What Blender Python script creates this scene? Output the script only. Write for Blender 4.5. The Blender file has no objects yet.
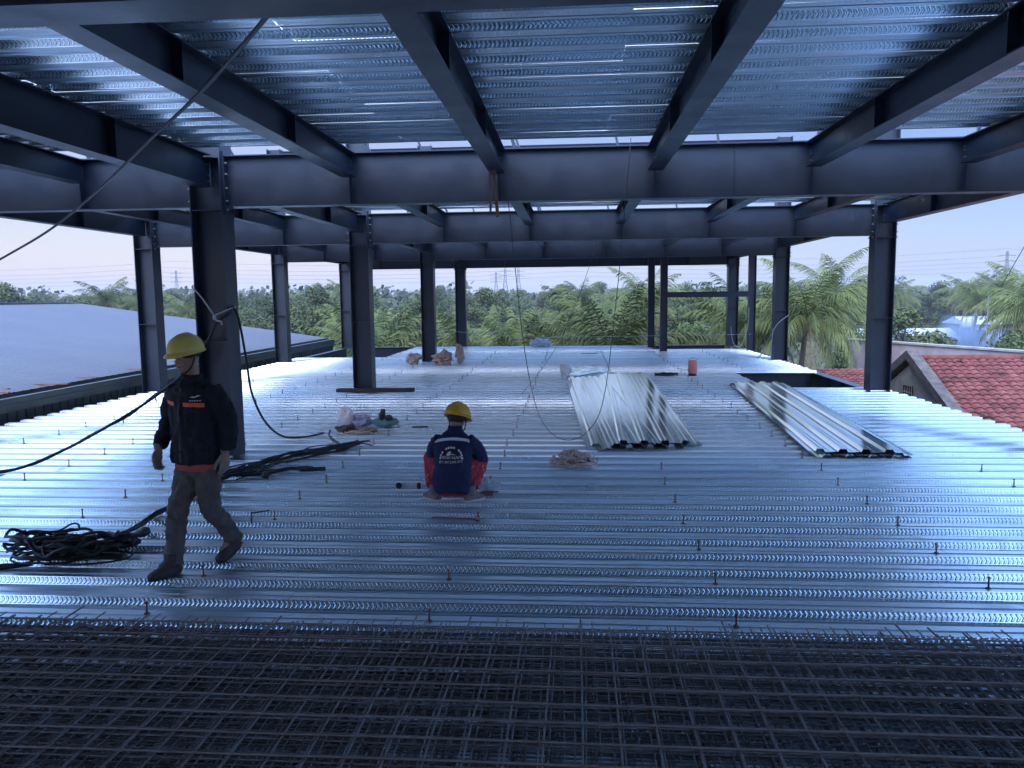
import bpy, bmesh, math, random
from mathutils import Vector, Matrix, noise
from mathutils.bvhtree import BVHTree
R = math.radians
rnd = random.Random(7)
sc = bpy.context.scene
COL = sc.collection

# ------------------------------------------------------------ camera
cam = bpy.data.cameras.new('camera'); camo = bpy.data.objects.new('camera', cam); COL.objects.link(camo)
CR, CU, CF = (0.99708, 0.07556, -0.011061), (0.002693, 0.109957, 0.993933), (-0.076318, 0.99106, -0.109432)
m = Matrix.Identity(4)
for i in range(3):
    m[i][0] = CR[i]; m[i][1] = CU[i]; m[i][2] = -CF[i]
m[2][3] = 2.1
camo.matrix_world = m
cam.sensor_width = 36; cam.lens = 28.01; cam.clip_start = .05; cam.clip_end = 3000
sc.camera = camo

# ------------------------------------------------------------ world, sun, exposure
w = bpy.data.worlds.new('World'); sc.world = w; w.use_nodes = True
nt = w.node_tree; nt.nodes.clear()
sky = nt.nodes.new('ShaderNodeTexSky'); sky.sky_type = 'NISHITA'; sky.sun_disc = False
SUN_E, SUN_A = R(55), R(-165)
sky.sun_elevation = SUN_E; sky.sun_rotation = SUN_A; sky.air_density = 1.0; sky.dust_density = 1.0; sky.ozone_density = 3.0
bg = nt.nodes.new('ShaderNodeBackground'); bg.inputs['Strength'].default_value = .15
tcw = nt.nodes.new('ShaderNodeTexCoord'); spw = nt.nodes.new('ShaderNodeSeparateXYZ'); nt.links.new(tcw.outputs['Generated'], spw.inputs[0])
side = nt.nodes.new('ShaderNodeMapRange'); side.interpolation_type = 'SMOOTHSTEP'; side.inputs[1].default_value = -.6; side.inputs[2].default_value = .5
nt.links.new(spw.outputs[0], side.inputs[0])
hue = nt.nodes.new('ShaderNodeMix'); hue.data_type = 'RGBA'; nt.links.new(side.outputs[0], hue.inputs[0])
hue.inputs[6].default_value = (.20, .158, .158, 1); hue.inputs[7].default_value = (.115, .114, .147, 1)     # hazy horizon: mauve to one side, blue to the other
elev = nt.nodes.new('ShaderNodeMapRange'); elev.interpolation_type = 'SMOOTHSTEP'; elev.inputs[1].default_value = .19; elev.inputs[2].default_value = .36
nt.links.new(spw.outputs[2], elev.inputs[0])
hz = nt.nodes.new('ShaderNodeMix'); hz.data_type = 'RGBA'; nt.links.new(elev.outputs[0], hz.inputs[0]); nt.links.new(hue.outputs[2], hz.inputs[6]); 
zen = nt.nodes.new('ShaderNodeMix'); zen.data_type = 'RGBA'; zr = nt.nodes.new('ShaderNodeMapRange'); zr.interpolation_type = 'SMOOTHSTEP'; zr.inputs[1].default_value = .42; zr.inputs[2].default_value = .8
nt.links.new(spw.outputs[2], zr.inputs[0]); nt.links.new(zr.outputs[0], zen.inputs[0]); zen.inputs[6].default_value = (.74, .86, 1.0, 1); zen.inputs[7].default_value = (.42, .50, .62, 1); nt.links.new(zen.outputs[2], hz.inputs[7])
tint = nt.nodes.new('ShaderNodeMix'); tint.data_type = 'RGBA'; tint.blend_type = 'MULTIPLY'; tint.inputs[0].default_value = 1
nt.links.new(hz.outputs[2], tint.inputs[7])
out = nt.nodes.new('ShaderNodeOutputWorld')
nt.links.new(sky.outputs[0], tint.inputs[6]); nt.links.new(tint.outputs[2], bg.inputs['Color']); nt.links.new(bg.outputs[0], out.inputs['Surface'])
sl = bpy.data.lights.new('sun', 'SUN'); sl.energy = .5; sl.angle = R(60); sl.color = (1, .9, .86)
so = bpy.data.objects.new('sun', sl); COL.objects.link(so)
sdir = Vector((math.sin(SUN_A) * math.cos(SUN_E), math.cos(SUN_A) * math.cos(SUN_E), math.sin(SUN_E)))
so.rotation_euler = sdir.to_track_quat('Z', 'Y').to_euler()
sc.view_settings.view_transform = 'Standard'; sc.view_settings.look = 'None'
sc.view_settings.exposure = 2.75; sc.view_settings.gamma = 1
sc.render.engine = 'CYCLES'
sc.cycles.max_bounces = 8; sc.cycles.glossy_bounces = 6; sc.cycles.diffuse_bounces = 4; sc.cycles.volume_bounces = 0
sc.cycles.use_denoising = True

# ------------------------------------------------------------ helpers
class MB:
    def __init__(s): s.v = []; s.f = []; s.mi = []; s.sm = []
    def add(s, vs, fs, mi=0, smooth=False):
        o = len(s.v); s.v += [tuple(v) for v in vs]
        for f in fs: s.f.append(tuple(i + o for i in f)); s.mi.append(mi); s.sm.append(smooth)
        return s
    def box(s, x0, x1, y0, y1, z0, z1, mi=0, M=None):
        vs = [Vector((x, y, z)) for z in (z0, z1) for y in (y0, y1) for x in (x0, x1)]
        if M: vs = [M @ v for v in vs]
        return s.add(vs, [(0, 2, 3, 1), (4, 5, 7, 6), (0, 1, 5, 4), (2, 6, 7, 3), (0, 4, 6, 2), (1, 3, 7, 5)], mi)
    def loft(s, rings, mi=0, cap=True, smooth=True):
        n = len(rings[0]); vs = [v for r in rings for v in r]; fs = []
        for i in range(len(rings) - 1):
            for j in range(n):
                k = (j + 1) % n
                fs.append((i * n + j, i * n + k, (i + 1) * n + k, (i + 1) * n + j))
        if cap: fs += [tuple(range(n))[::-1], tuple((len(rings) - 1) * n + j for j in range(n))]
        return s.add(vs, fs, mi, smooth)
    def tube(s, pts, r, n=6, mi=0, smooth=True, cap=True, flat=1.0):
        pts = [Vector(p) for p in pts]; rings = []
        rs = r if isinstance(r, (list, tuple)) else [r] * len(pts)
        up = None
        for i, p in enumerate(pts):
            t = (pts[min(i + 1, len(pts) - 1)] - pts[max(i - 1, 0)])
            if t.length < 1e-9: t = Vector((0, 0, 1))
            t.normalize()
            if up is None:
                up = Vector((0, 0, 1)) if abs(t.z) < .9 else Vector((1, 0, 0))
            a = t.cross(up); 
            if a.length < 1e-6: a = t.orthogonal()
            a.normalize(); b = a.cross(t); up = b
            rings.append([p + a * math.cos(2 * math.pi * j / n) * rs[i] + b * math.sin(2 * math.pi * j / n) * rs[i] * flat for j in range(n)])
        return s.loft(rings, mi, cap, smooth)
    def disc(s, c, r, h, n=12, mi=0, r2=None):
        r2 = r if r2 is None else r2; c = Vector(c)
        return s.loft([[c + Vector((math.cos(2 * math.pi * j / n) * q, math.sin(2 * math.pi * j / n) * q, z)) for j in range(n)] for q, z in ((r, 0), (r2, h))], mi)
    def ell(s, c, rx, ry, rz, M=None, n=14, k=9, mi=0):
        c = Vector(c); rings = []
        for i in range(k + 1):
            th = math.pi * (i / k) * .98 + .01 * math.pi; z = -math.cos(th); q = math.sin(th)
            ring = [Vector((math.cos(2 * math.pi * j / n) * q * rx, math.sin(2 * math.pi * j / n) * q * ry, z * rz)) for j in range(n)]
            if M: ring = [M @ v for v in ring]
            rings.append([c + v for v in ring])
        return s.loft(rings, mi)
    def build(s, name, mats, parent=None, org=(0, 0, 0)):
        if parent is not None: org = parent.get('_o', (0, 0, 0))
        o = Vector(org)
        me = bpy.data.meshes.new(name); me.from_pydata([tuple(Vector(v) - o) for v in s.v], [], s.f)
        if not isinstance(mats, (list, tuple)): mats = [mats]
        for q in mats: me.materials.append(q)
        me.polygons.foreach_set('material_index', s.mi); me.polygons.foreach_set('use_smooth', s.sm)
        me.update()
        ob = bpy.data.objects.new(name, me); COL.objects.link(ob)
        if parent is not None:
            ob.parent = parent; ob['_o'] = tuple(org)
        else:
            ob.location = org; ob['_o'] = tuple(org)
        return ob

def tag(o, label=None, cat=None, group=None, kind=None):
    if label: o['label'] = label
    if cat: o['category'] = cat
    if group: o['group'] = group
    if kind: o['kind'] = kind
    return o
def thing(name, label, cat, loc=(0, 0, 0), group=None):
    o = bpy.data.objects.new(name, None); COL.objects.link(o); o.location = loc; o['_o'] = tuple(loc)
    o.empty_display_size = .2
    return tag(o, label, cat, group)
def copy_tree(o, loc=None, rz=None, scale=None, label=None, parent=None):
    c = o.copy(); COL.objects.link(c)
    if parent is not None: c.parent = parent
    if loc is not None: c.location = loc
    if rz is not None: c.rotation_euler = (0, 0, rz)
    if scale is not None: c.scale = (scale, scale, scale) if not isinstance(scale, tuple) else scale
    if label: c['label'] = label
    for ch in list(o.children): copy_tree(ch, parent=c)
    return c
def smooth_path(pts, k=6):
    pts = [Vector(p) for p in pts]; out = []
    for i in range(len(pts) - 1):
        p0 = pts[max(i - 1, 0)]; p1 = pts[i]; p2 = pts[i + 1]; p3 = pts[min(i + 2, len(pts) - 1)]
        for j in range(k):
            t = j / k
            out.append(.5 * ((2 * p1) + (p2 - p0) * t + (2 * p0 - 5 * p1 + 4 * p2 - p3) * t * t + (3 * p1 - p0 - 3 * p2 + p3) * t ** 3))
    out.append(pts[-1]); return out

# ------------------------------------------------------------ materials
def mat(name, col, rough=.6, metal=0., var=None, vscale=8, vdet=6, bump=0, bscale=30, rvar=0, rand=0, spec=None, trans=0, stretch=(1, 1, 1), coord='Object', alpha=1):
    M = bpy.data.materials.new(name); M.use_nodes = True; t = M.node_tree; N = t.nodes; L = t.links; p = N['Principled BSDF']
    p.inputs['Roughness'].default_value = rough; p.inputs['Metallic'].default_value = metal
    p.inputs['Base Color'].default_value = (*col, 1)
    if spec is not None: p.inputs['Specular IOR Level'].default_value = spec
    if trans: p.inputs['Transmission Weight'].default_value = trans
    if alpha < 1: p.inputs['Alpha'].default_value = alpha
    tc = N.new('ShaderNodeTexCoord'); mp = N.new('ShaderNodeMapping'); mp.inputs['Scale'].default_value = stretch
    L.new(tc.outputs[coord], mp.inputs['Vector'])
    c = None
    if var or rvar:
        nz = N.new('ShaderNodeTexNoise'); nz.inputs['Scale'].default_value = vscale; nz.inputs['Detail'].default_value = vdet; nz.inputs['Roughness'].default_value = .65
        L.new(mp.outputs[0], nz.inputs['Vector'])
    if var:
        rp = N.new('ShaderNodeValToRGB'); rp.color_ramp.elements[0].position = .33; rp.color_ramp.elements[1].position = .67
        rp.color_ramp.elements[0].color = (*var, 1); rp.color_ramp.elements[1].color = (*col, 1)
        L.new(nz.outputs[0], rp.inputs[0]); c = rp.outputs[0]
    if rand:
        oi = N.new('ShaderNodeObjectInfo'); mr = N.new('ShaderNodeMapRange'); mr.inputs[3].default_value = 1 - rand; mr.inputs[4].default_value = 1 + rand
        L.new(oi.outputs['Random'], mr.inputs[0])
        hv = N.new('ShaderNodeHueSaturation'); L.new(mr.outputs[0], hv.inputs['Value'])
        if c: L.new(c, hv.inputs['Color'])
        else: hv.inputs['Color'].default_value = (*col, 1)
        c = hv.outputs[0]
    if c: L.new(c, p.inputs['Base Color'])
    if rvar:
        mr = N.new('ShaderNodeMapRange'); mr.inputs[1].default_value = .3; mr.inputs[2].default_value = .7
        mr.inputs[3].default_value = max(.02, rough - rvar); mr.inputs[4].default_value = rough + rvar
        L.new(nz.outputs[0], mr.inputs[0]); L.new(mr.outputs[0], p.inputs['Roughness'])
    if bump:
        b = N.new('ShaderNodeBump'); b.inputs['Strength'].default_value = 1; b.inputs['Distance'].default_value = bump
        n2 = N.new('ShaderNodeTexNoise'); n2.inputs['Scale'].default_value = bscale; n2.inputs['Detail'].default_value = 4
        L.new(mp.outputs[0], n2.inputs['Vector']); L.new(n2.outputs[0], b.inputs['Height']); L.new(b.outputs[0], p.inputs['Normal'])
    return M

def math_node(t, op, a, b=None, c=None):
    n = t.nodes.new('ShaderNodeMath'); n.operation = op
    for i, v in enumerate((a, b, c)):
        if v is None: continue
        if isinstance(v, (int, float)): n.inputs[i].default_value = v
        else: t.links.new(v, n.inputs[i])
    return n.outputs[0]

def deck_mat(name, web, z0, base=(.78, .86, .91), rough=.30, wh=.055):
    """galvanised sheet: pressed chevrons run along the webs, rows of small dimples along the flats"""
    M = bpy.data.materials.new(name); M.use_nodes = True; t = M.node_tree; N = t.nodes; L = t.links; p = N['Principled BSDF']
    p.inputs['Metallic'].default_value = .84
    if web: rough = .2
    tc = N.new('ShaderNodeTexCoord'); sp = N.new('ShaderNodeSeparateXYZ'); L.new(tc.outputs['Object'], sp.inputs[0])
    mp = N.new('ShaderNodeMapping'); mp.inputs['Scale'].default_value = (.35, 2.2, 1); L.new(tc.outputs['Object'], mp.inputs[0])
    nz = N.new('ShaderNodeTexNoise'); nz.inputs['Scale'].default_value = 1.3; nz.inputs['Detail'].default_value = 7; nz.inputs['Roughness'].default_value = .7
    L.new(mp.outputs[0], nz.inputs['Vector'])
    sheet = math_node(t, 'FLOOR', math_node(t, 'DIVIDE', math_node(t, 'ADD', sp.outputs[1], 100.0), 1.155))
    wn = N.new('ShaderNodeTexWhiteNoise'); wn.noise_dimensions = '2D'
    cb = N.new('ShaderNodeCombineXYZ'); L.new(sheet, cb.inputs[0]); L.new(math_node(t, 'FLOOR', math_node(t, 'DIVIDE', math_node(t, 'ADD', sp.outputs[0], 103.9), 5.6)), cb.inputs[1]); L.new(cb.outputs[0], wn.inputs['Vector'])
    mr = N.new('ShaderNodeMapRange'); mr.inputs[1].default_value = .3; mr.inputs[2].default_value = .7; mr.inputs[3].default_value = rough - .03; mr.inputs[4].default_value = rough + .03
    L.new(nz.outputs[0], mr.inputs[0]); L.new(math_node(t, 'MULTIPLY_ADD', wn.outputs['Value'], .05, mr.outputs[0]), p.inputs['Roughness'])
    rp = N.new('ShaderNodeValToRGB'); rp.color_ramp.elements[0].position = .3; rp.color_ramp.elements[1].position = .7
    rp.color_ramp.elements[0].color = (*[k * .92 for k in base], 1); rp.color_ramp.elements[1].color = (*base, 1); L.new(nz.outputs[0], rp.inputs[0])
    dn = N.new('ShaderNodeTexNoise'); dn.inputs['Scale'].default_value = .9; dn.inputs['Detail'].default_value = 9; dn.inputs['Roughness'].default_value = .72; L.new(tc.outputs['Object'], dn.inputs['Vector'])
    dm = N.new('ShaderNodeMapRange'); dm.inputs[1].default_value = .56; dm.inputs[2].default_value = .74; dm.inputs[4].default_value = .55; L.new(dn.outputs[0], dm.inputs[0])
    dx = N.new('ShaderNodeMix'); dx.data_type = 'RGBA'; L.new(dm.outputs[0], dx.inputs[0]); L.new(rp.outputs[0], dx.inputs[6]); dx.inputs[7].default_value = (.42, .42, .40, 1)
    vv = N.new('ShaderNodeHueSaturation'); L.new(dx.outputs[2], vv.inputs['Color'])
    L.new(math_node(t, 'MULTIPLY_ADD', dm.outputs[0], .30, math_node(t, 'MULTIPLY_ADD', wn.outputs['Value'], .05, mr.outputs[0])), p.inputs['Roughness']); L.new(math_node(t, 'MULTIPLY_ADD', wn.outputs['Value'], .12, .92), vv.inputs['Value']); L.new(vv.outputs[0], p.inputs['Base Color'])
    if web:
        v = math_node(t, 'ABSOLUTE', math_node(t, 'SUBTRACT', math_node(t, 'DIVIDE', math_node(t, 'SUBTRACT', sp.outputs[2], z0), wh), .5))
        ph = math_node(t, 'FRACT', math_node(t, 'ADD', math_node(t, 'DIVIDE', sp.outputs[0], .034), math_node(t, 'MULTIPLY', v, 1.15)))
        tri = math_node(t, 'SUBTRACT', 1.0, math_node(t, 'MULTIPLY', math_node(t, 'ABSOLUTE', math_node(t, 'SUBTRACT', ph, .5)), 2.0))
        mm = N.new('ShaderNodeMapRange'); mm.interpolation_type = 'SMOOTHSTEP'; mm.inputs[1].default_value = .3; mm.inputs[2].default_value = .8; L.new(tri, mm.inputs[0])
        m2 = N.new('ShaderNodeMapRange'); m2.interpolation_type = 'SMOOTHSTEP'; m2.inputs[1].default_value = .40; m2.inputs[2].default_value = .30; L.new(v, m2.inputs[0])
        h = math_node(t, 'MULTIPLY', mm.outputs[0], m2.outputs[0]); dist = .0045
    else:
        fx = math_node(t, 'SUBTRACT', math_node(t, 'FRACT', math_node(t, 'DIVIDE', sp.outputs[0], .034)), .5)
        py = math_node(t, 'SUBTRACT', math_node(t, 'FRACT', math_node(t, 'DIVIDE', math_node(t, 'SUBTRACT', sp.outputs[1], YPH + .06), .385)), .5)
        ay = math_node(t, 'MULTIPLY', math_node(t, 'SUBTRACT', math_node(t, 'ABSOLUTE', py), .02), 18.0)
        d = math_node(t, 'SQRT', math_node(t, 'ADD', math_node(t, 'MULTIPLY', fx, fx), math_node(t, 'MULTIPLY', ay, ay)))
        mm = N.new('ShaderNodeMapRange'); mm.interpolation_type = 'SMOOTHSTEP'; mm.inputs[1].default_value = .35; mm.inputs[2].default_value = .1; L.new(d, mm.inputs[0])
        h = mm.outputs[0]; dist = .003
    n3 = N.new('ShaderNodeTexNoise'); n3.inputs['Scale'].default_value = 2.2; n3.inputs['Detail'].default_value = 2; L.new(mp.outputs[0], n3.inputs['Vector'])
    b0 = N.new('ShaderNodeBump'); b0.inputs['Strength'].default_value = 1; b0.inputs['Distance'].default_value = .0012; L.new(n3.outputs[0], b0.inputs['Height'])
    b = N.new('ShaderNodeBump'); b.inputs['Strength'].default_value = 1; b.inputs['Distance'].default_value = dist
    L.new(h, b.inputs['Height']); L.new(b0.outputs[0], b.inputs['Normal']); L.new(b.outputs[0], p.inputs['Normal'])
    return M

SMOKE = 2.2
HAZE = .0006
YPH = 4.86                      # where a near web of the deck ribs falls
steel = mat('blue_grey_steel_paint', (.020, .031, .054), .40, 0, var=(.016, .024, .042), vscale=2.5, bump=.0012, bscale=18, rvar=.08, rand=.12, spec=.6)
def scuff(M, light, amt=.5, lo=.60, hi=.72, sc_=1.1):
    t = M.node_tree; p = t.nodes['Principled BSDF']; src = p.inputs['Base Color'].links[0].from_socket
    tc = t.nodes.new('ShaderNodeTexCoord'); mp = t.nodes.new('ShaderNodeMapping'); mp.inputs['Scale'].default_value = (1, 1, .45); t.links.new(tc.outputs['Object'], mp.inputs[0])
    n = t.nodes.new('ShaderNodeTexNoise'); n.inputs['Scale'].default_value = sc_; n.inputs['Detail'].default_value = 12; n.inputs['Roughness'].default_value = .8; t.links.new(mp.outputs[0], n.inputs['Vector'])
    r = t.nodes.new('ShaderNodeMapRange'); r.inputs[1].default_value = lo; r.inputs[2].default_value = hi; r.inputs[4].default_value = amt; t.links.new(n.outputs[0], r.inputs[0])
    x = t.nodes.new('ShaderNodeMix'); x.data_type = 'RGBA'; t.links.new(r.outputs[0], x.inputs[0]); t.links.new(src, x.inputs[6]); x.inputs[7].default_value = (*light, 1); t.links.new(x.outputs[2], p.inputs['Base Color'])
scuff(steel, (.11, .11, .115), .55); scuff(steel, (.10, .055, .035), .5, .66, .76, 2.3)
steel_edge = mat('steel_bolt_zinc', (.13, .14, .16), .45, .5)
rust = mat('rusty_steel', (.34, .14, .085), .75, .1, var=(.17, .08, .06), vscale=40)
rebar = mat('dark_rebar_steel', (.27, .27, .29), .6, .1, var=(.23, .18, .155), vscale=9, rand=.15)
galv = mat('bright_galvanised', (.74, .80, .84), .3, .9, var=(.62, .68, .73), vscale=3, stretch=(1, .2, 1), rvar=.08)
rubber = mat('black_rubber', (.016, .016, .018), .5, bump=.002, bscale=60)
wirem = mat('thin_wire_insulation', (.05, .05, .06), .5)
rope_w = mat('white_rope', (.55, .53, .5), .8, var=(.35, .34, .32), vscale=60)

# ------------------------------------------------------------ ground
g = MB(); S = 1500
g.add([(-S, -S, -4.75), (S, -S, -4.75), (S, S, -4.75), (-S, S, -4.75)], [(0, 1, 2, 3)])
ground_m = mat('grassy_earth', (.075, .085, .04), .95, var=(.13, .11, .075), vscale=.08, bump=.05, bscale=1.5)
tag(g.build('ground', ground_m), kind='structure')

# ------------------------------------------------------------ deck sheets (floor and ceiling)
P = .385
def deck(name, rects, ztop, H, mats, sheetrows=3, jit=.0):
    """rects: list of (x0,x1,y0,y1); ribs run along X; crest at ztop, trough at ztop-H"""
    m = MB(); rr = random.Random(3)
    prof = [(-.175, 0, 0), (-.06 - .0, 0, 0)]
    n0 = int((min(r[2] for r in rects) - YPH) / P) - 1; n1 = int((max(r[3] for r in rects) - YPH) / P) + 1
    for n in range(n0, n1 + 1):
        yb = YPH + n * P                     # near web centre; trough before it, crest after it
        js = rr.uniform(-.004, .004)
        jj = .0015 * math.sin(n * 2.1) 
        # points along Y: trough start, web bottom, web top, crest end, back web bottom
        pts = [(yb - .145, ztop - H), (yb - .075, ztop - H + .0), (yb - .068, ztop - H + .007), (yb - .058, ztop - H + .007), (yb - .051, ztop - H), (yb - .012, ztop - H), (yb + .012, ztop), (yb + .055, ztop), (yb + .062, ztop - .006), (yb + .085, ztop - .006), (yb + .092, ztop), (yb + .165, ztop + js * .6), (yb + .189, ztop - H), (yb + P - .145, ztop - H)]
        kinds = [0, 0, 0, 0, 0, 1, 0, 0, 0, 0, 0, 1, 0]
        for (x0, x1, y0, y1) in rects:
            if yb < y0 or yb >= y1: continue
            e0 = x0 + rr.uniform(-.02, .03); e1 = x1 + rr.uniform(-.03, .02)
            xs = [e0] + [x for x in SPLITS if e0 + .3 < x < e1 - .3] + [e1]
            for a, b in zip(xs[:-1], xs[1:]):
                tilt = rr.uniform(-.0015, .0015)
                for k in range(len(kinds)):
                    (ya, za), (yc, zc) = pts[k], pts[k + 1]
                    m.add([(a, ya, za + tilt), (b, ya, za - tilt), (b, yc, zc - tilt), (a, yc, zc + tilt)], [(0, 1, 2, 3)], kinds[k])
    return m.build(name, mats)
SPLITS = [-7.3, -4.6, -2.0, .4, 3.0, 5.0]
H = .058
XL, XR = -9.85, 6.85
floor_mats = [deck_mat('galvanised_floor_flat', False, -H), deck_mat('galvanised_floor_web', True, -H, wh=H)]
floor_rects = [(XL, XR, -14, 18.1), (XL, 4.35, 18.1, 22.05), (XL, 6.6, 22.05, 27.6), (-6.65, 6.6, 27.6, 31.3), (-6.65, 3.15, 31.3, 33.6)]
tag(deck('deck_floor', floor_rects, 0, H, floor_mats), kind='structure')
CZ = 3.955
ceil_mats = [deck_mat('galvanised_ceiling_flat', False, CZ, rough=.30), deck_mat('galvanised_ceiling_web', True, CZ, rough=.28, wh=H)]
ceil_rects = [(XL, 7.4, 3.2, 9.5), (XL, 7.4, 10.75, 17.1), (XL, 7.4, 18.0, 25.3), (XL, 7.4, 26.3, 33.6)]
tag(deck('ceiling_deck', ceil_rects, CZ + H, H, ceil_mats), kind='structure')

sb = MB(); sb.box(XL, 7.4, -18, 3.15, 3.96, 4.12); tag(sb.build('added_unseen_slab', mat('grey_concrete', (.36, .36, .35), .9, var=(.27, .27, .265), vscale=1.2, vdet=8)), kind='structure')  # unseen slab added over and behind the camera to darken what deck webs reflect
# ------------------------------------------------------------ steel frame
ROWS = [-4.4, 3.33, 10.28, 17.63, 25.87, 33.52]
XE, XA, XH = -9.63, -4.70, 6.54
CW, CFL = .426, .365                    # web direction X, flange width Y
SECX = {'l': [-8.1, -6.42], 'm': [-2.83, -.93, 1.02, 2.92, 4.72]}
BEAMTOP = 3.94

def i_x(m, x0, x1, y, zt, d, bw, tf=.014, tw=.01):      # I-beam running along X
    m.box(x0, x1, y - bw / 2, y + bw / 2, zt - tf, zt); m.box(x0, x1, y - bw / 2, y + bw / 2, zt - d, zt - d + tf)
    m.box(x0, x1, y - tw / 2, y + tw / 2, zt - d + tf, zt - tf)
def i_y(m, y0, y1, x, zt, d, bw, tf=.012, tw=.008):
    m.box(x - bw / 2, x + bw / 2, y0, y1, zt - tf, zt); m.box(x - bw / 2, x + bw / 2, y0, y1, zt - d, zt - d + tf)
    m.box(x - tw / 2, x + tw / 2, y0, y1, zt - d + tf, zt - tf)

rown = ['behind the photographer', 'nearest overhead row', 'first row', 'second row', 'third row', 'last row']
def column(x, y, z0, z1, label, w=CW, fl=CFL, group='blue grey steel columns of the building frame', det=True, plates=True):
    t = thing('steel_column', label, 'column', (x, y, z0), group)
    m = MB(); tf = .016
    m.box(x - w / 2, x - w / 2 + tf, y - fl / 2, y + fl / 2, z0, z1); m.box(x + w / 2 - tf, x + w / 2, y - fl / 2, y + fl / 2, z0, z1)
    m.box(x - w / 2 + tf, x + w / 2 - tf, y - .006, y + .006, z0, z1)
    m.build('column_shaft', steel, t)
    if det:
        for zz in ((1.55, 3.24, 3.9) if w > .3 else (1.6,)):
            if not (z0 < zz < z1): continue
            s = MB(); 
            for sg in (-1, 1):
                a, b = (y - fl / 2 + .008, y - .006) if sg < 0 else (y + .006, y + fl / 2 - .008)
                s.box(x - w / 2 + tf, x + w / 2 - tf, a, b, zz, zz + .012)
            s.build('stiffener_plate', steel, t)
        b = MB(); b.box(x - w / 2 - .05, x + w / 2 + .05, y - fl / 2 - .05, y + fl / 2 + .05, z0 - .02, z0); b.build('base_plate', steel, t)
    if plates and w > .3:
        for sg in (-1, 1):
            xs = x + sg * (w / 2); a, bb = (xs + .001, xs + .023) if sg > 0 else (xs - .023, xs - .001)
            e = MB(); e.box(a, bb, y - .12, y + .12, 3.20, 3.99); pl = e.build('end_plate', steel, t)
            n = MB()
            for zz in (3.25, 3.36, 3.52, 3.70, 3.84):
                for dy in (-.085, .085):
                    n.tube([(a - .03 if sg < 0 else bb, y + dy, zz), (a if sg < 0 else bb + .03, y + dy, zz)], .017, 6, smooth=False)
            n.build('bolts', steel_edge, pl)
    return t

col_lab = {
 (0, 2): 'thick steel column behind the walking worker, with black cable tied round it',
 (0, 3): 'steel column standing behind the two dark planks on the deck',
 (0, 4): 'steel column with the pink sacks at its foot',
 (0, 5): 'slim far steel column right of the pink sacks at the far deck edge',
 (-1, 3): 'steel column beside the shed gutter, left of the walking worker',
 (-1, 4): 'steel column beside the shed gutter, between the two thickest left columns',
 (-1, 5): 'far left corner column partly hidden just left of the column with planks',
 (1, 3): 'large steel column nearest the red tiled house on the right',
 (1, 4): 'steel column with white rope in front of the big coconut palm',
 (1, 5): 'far steel column carrying the right part of the short tie beam'}
for ix, x in ((-1, XE), (0, XA), (1, XH)):
    for iy in range(1, 6):
        lb = col_lab.get((ix, iy), 'steel column just out of view beside the %s, %s' % ({-1: 'left gutter', 0: 'left bay', 1: 'right deck edge'}[ix], rown[iy]))
        column(x, ROWS[iy], -.02, 6.9 if iy < 5 else 4.0, lb)
        m = MB(); m.box(x - .2, x + .2, ROWS[iy] - .17, ROWS[iy] + .17, -4.75, -.06 - .35)
        tag(m.build('support_column', steel), 'square steel support under the deck below %s column of %s' % ({-1: 'the left', 0: 'the middle', 1: 'the right'}[ix], rown[iy]), 'column', 'steel supports under the deck')
# extra slim posts round the far opening
for x, y, lb in ((3.15, 32.6, 'slim far post, left one of the close pair beside the far opening'), (3.36, 30.0, 'slim post, right one of the close pair, holding the tie beam'), (6.62, 30.3, 'slim post at the right end of the short tie beam')):
    column(x, y, -.02, 3.6, lb, w=.26, fl=.22, group='slim posts round the far opening')
tb = MB(); i_x(tb, 3.5, 6.5, 30.05, 2.19, .2, .14)
tag(tb.build('tie_beam', steel), 'short horizontal tie beam between two slim posts at chest height', 'beam')

# girders along X
GD = .65
gsides = {'l': (XE + CW / 2 + .024, XA - CW / 2 - .024), 'm': (XA + CW / 2 + .024, XH - CW / 2 - .024)}
gname = {('l', 1): 'overhead girder close to the photographer, left bay', ('m', 1): 'overhead girder across the top edge of the picture',
 ('l', 2): 'left deep girder joining the thick cable-tied column', ('m', 2): 'long deep girder crossing the middle with hanging wooden sticks before it',
 ('l', 3): 'left girder into the column behind the planks', ('m', 3): 'second long girder behind the first, into the column behind the planks',
 ('l', 4): 'left girder into the column with pink sacks', ('m', 4): 'third long girder, into the column with pink sacks',
 ('l', 5): 'farthest left girder at the back edge of the frame', ('m', 5): 'farthest long girder at the back edge of the frame'}
for side, (x0, x1) in gsides.items():
    for iy in range(0, 6):
        y = ROWS[iy]; t = thing('steel_girder', gname.get((side, iy), 'deep girder behind the photographer, %s bay' % ('left' if side == 'l' else 'middle')), 'girder', (x0, y, 3.29), 'deep steel girders crossing under the upper deck')
        m = MB(); i_x(m, x0, x1, y, BEAMTOP, GD, .22 if iy != 1 else .25); m.build('girder_body', steel, t)
        xs = list(SECX[side])
        for j, sx in enumerate(xs):
            s = MB()
            for sg in (-1, 1):
                a, b = (y - .105, y - .006) if sg < 0 else (y + .006, y + .105)
                s.box(sx - .005, sx + .005, a, b, 3.305, 3.925)
            s.build('web_stiffener', steel, t)
        if side == 'm' and iy > 1:
            s = MB(); s.box(2.0 - .005, 2.0 + .005, y - .02, y - .006, 3.305, 3.925); s.build('splice_seam', steel, t)

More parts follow.
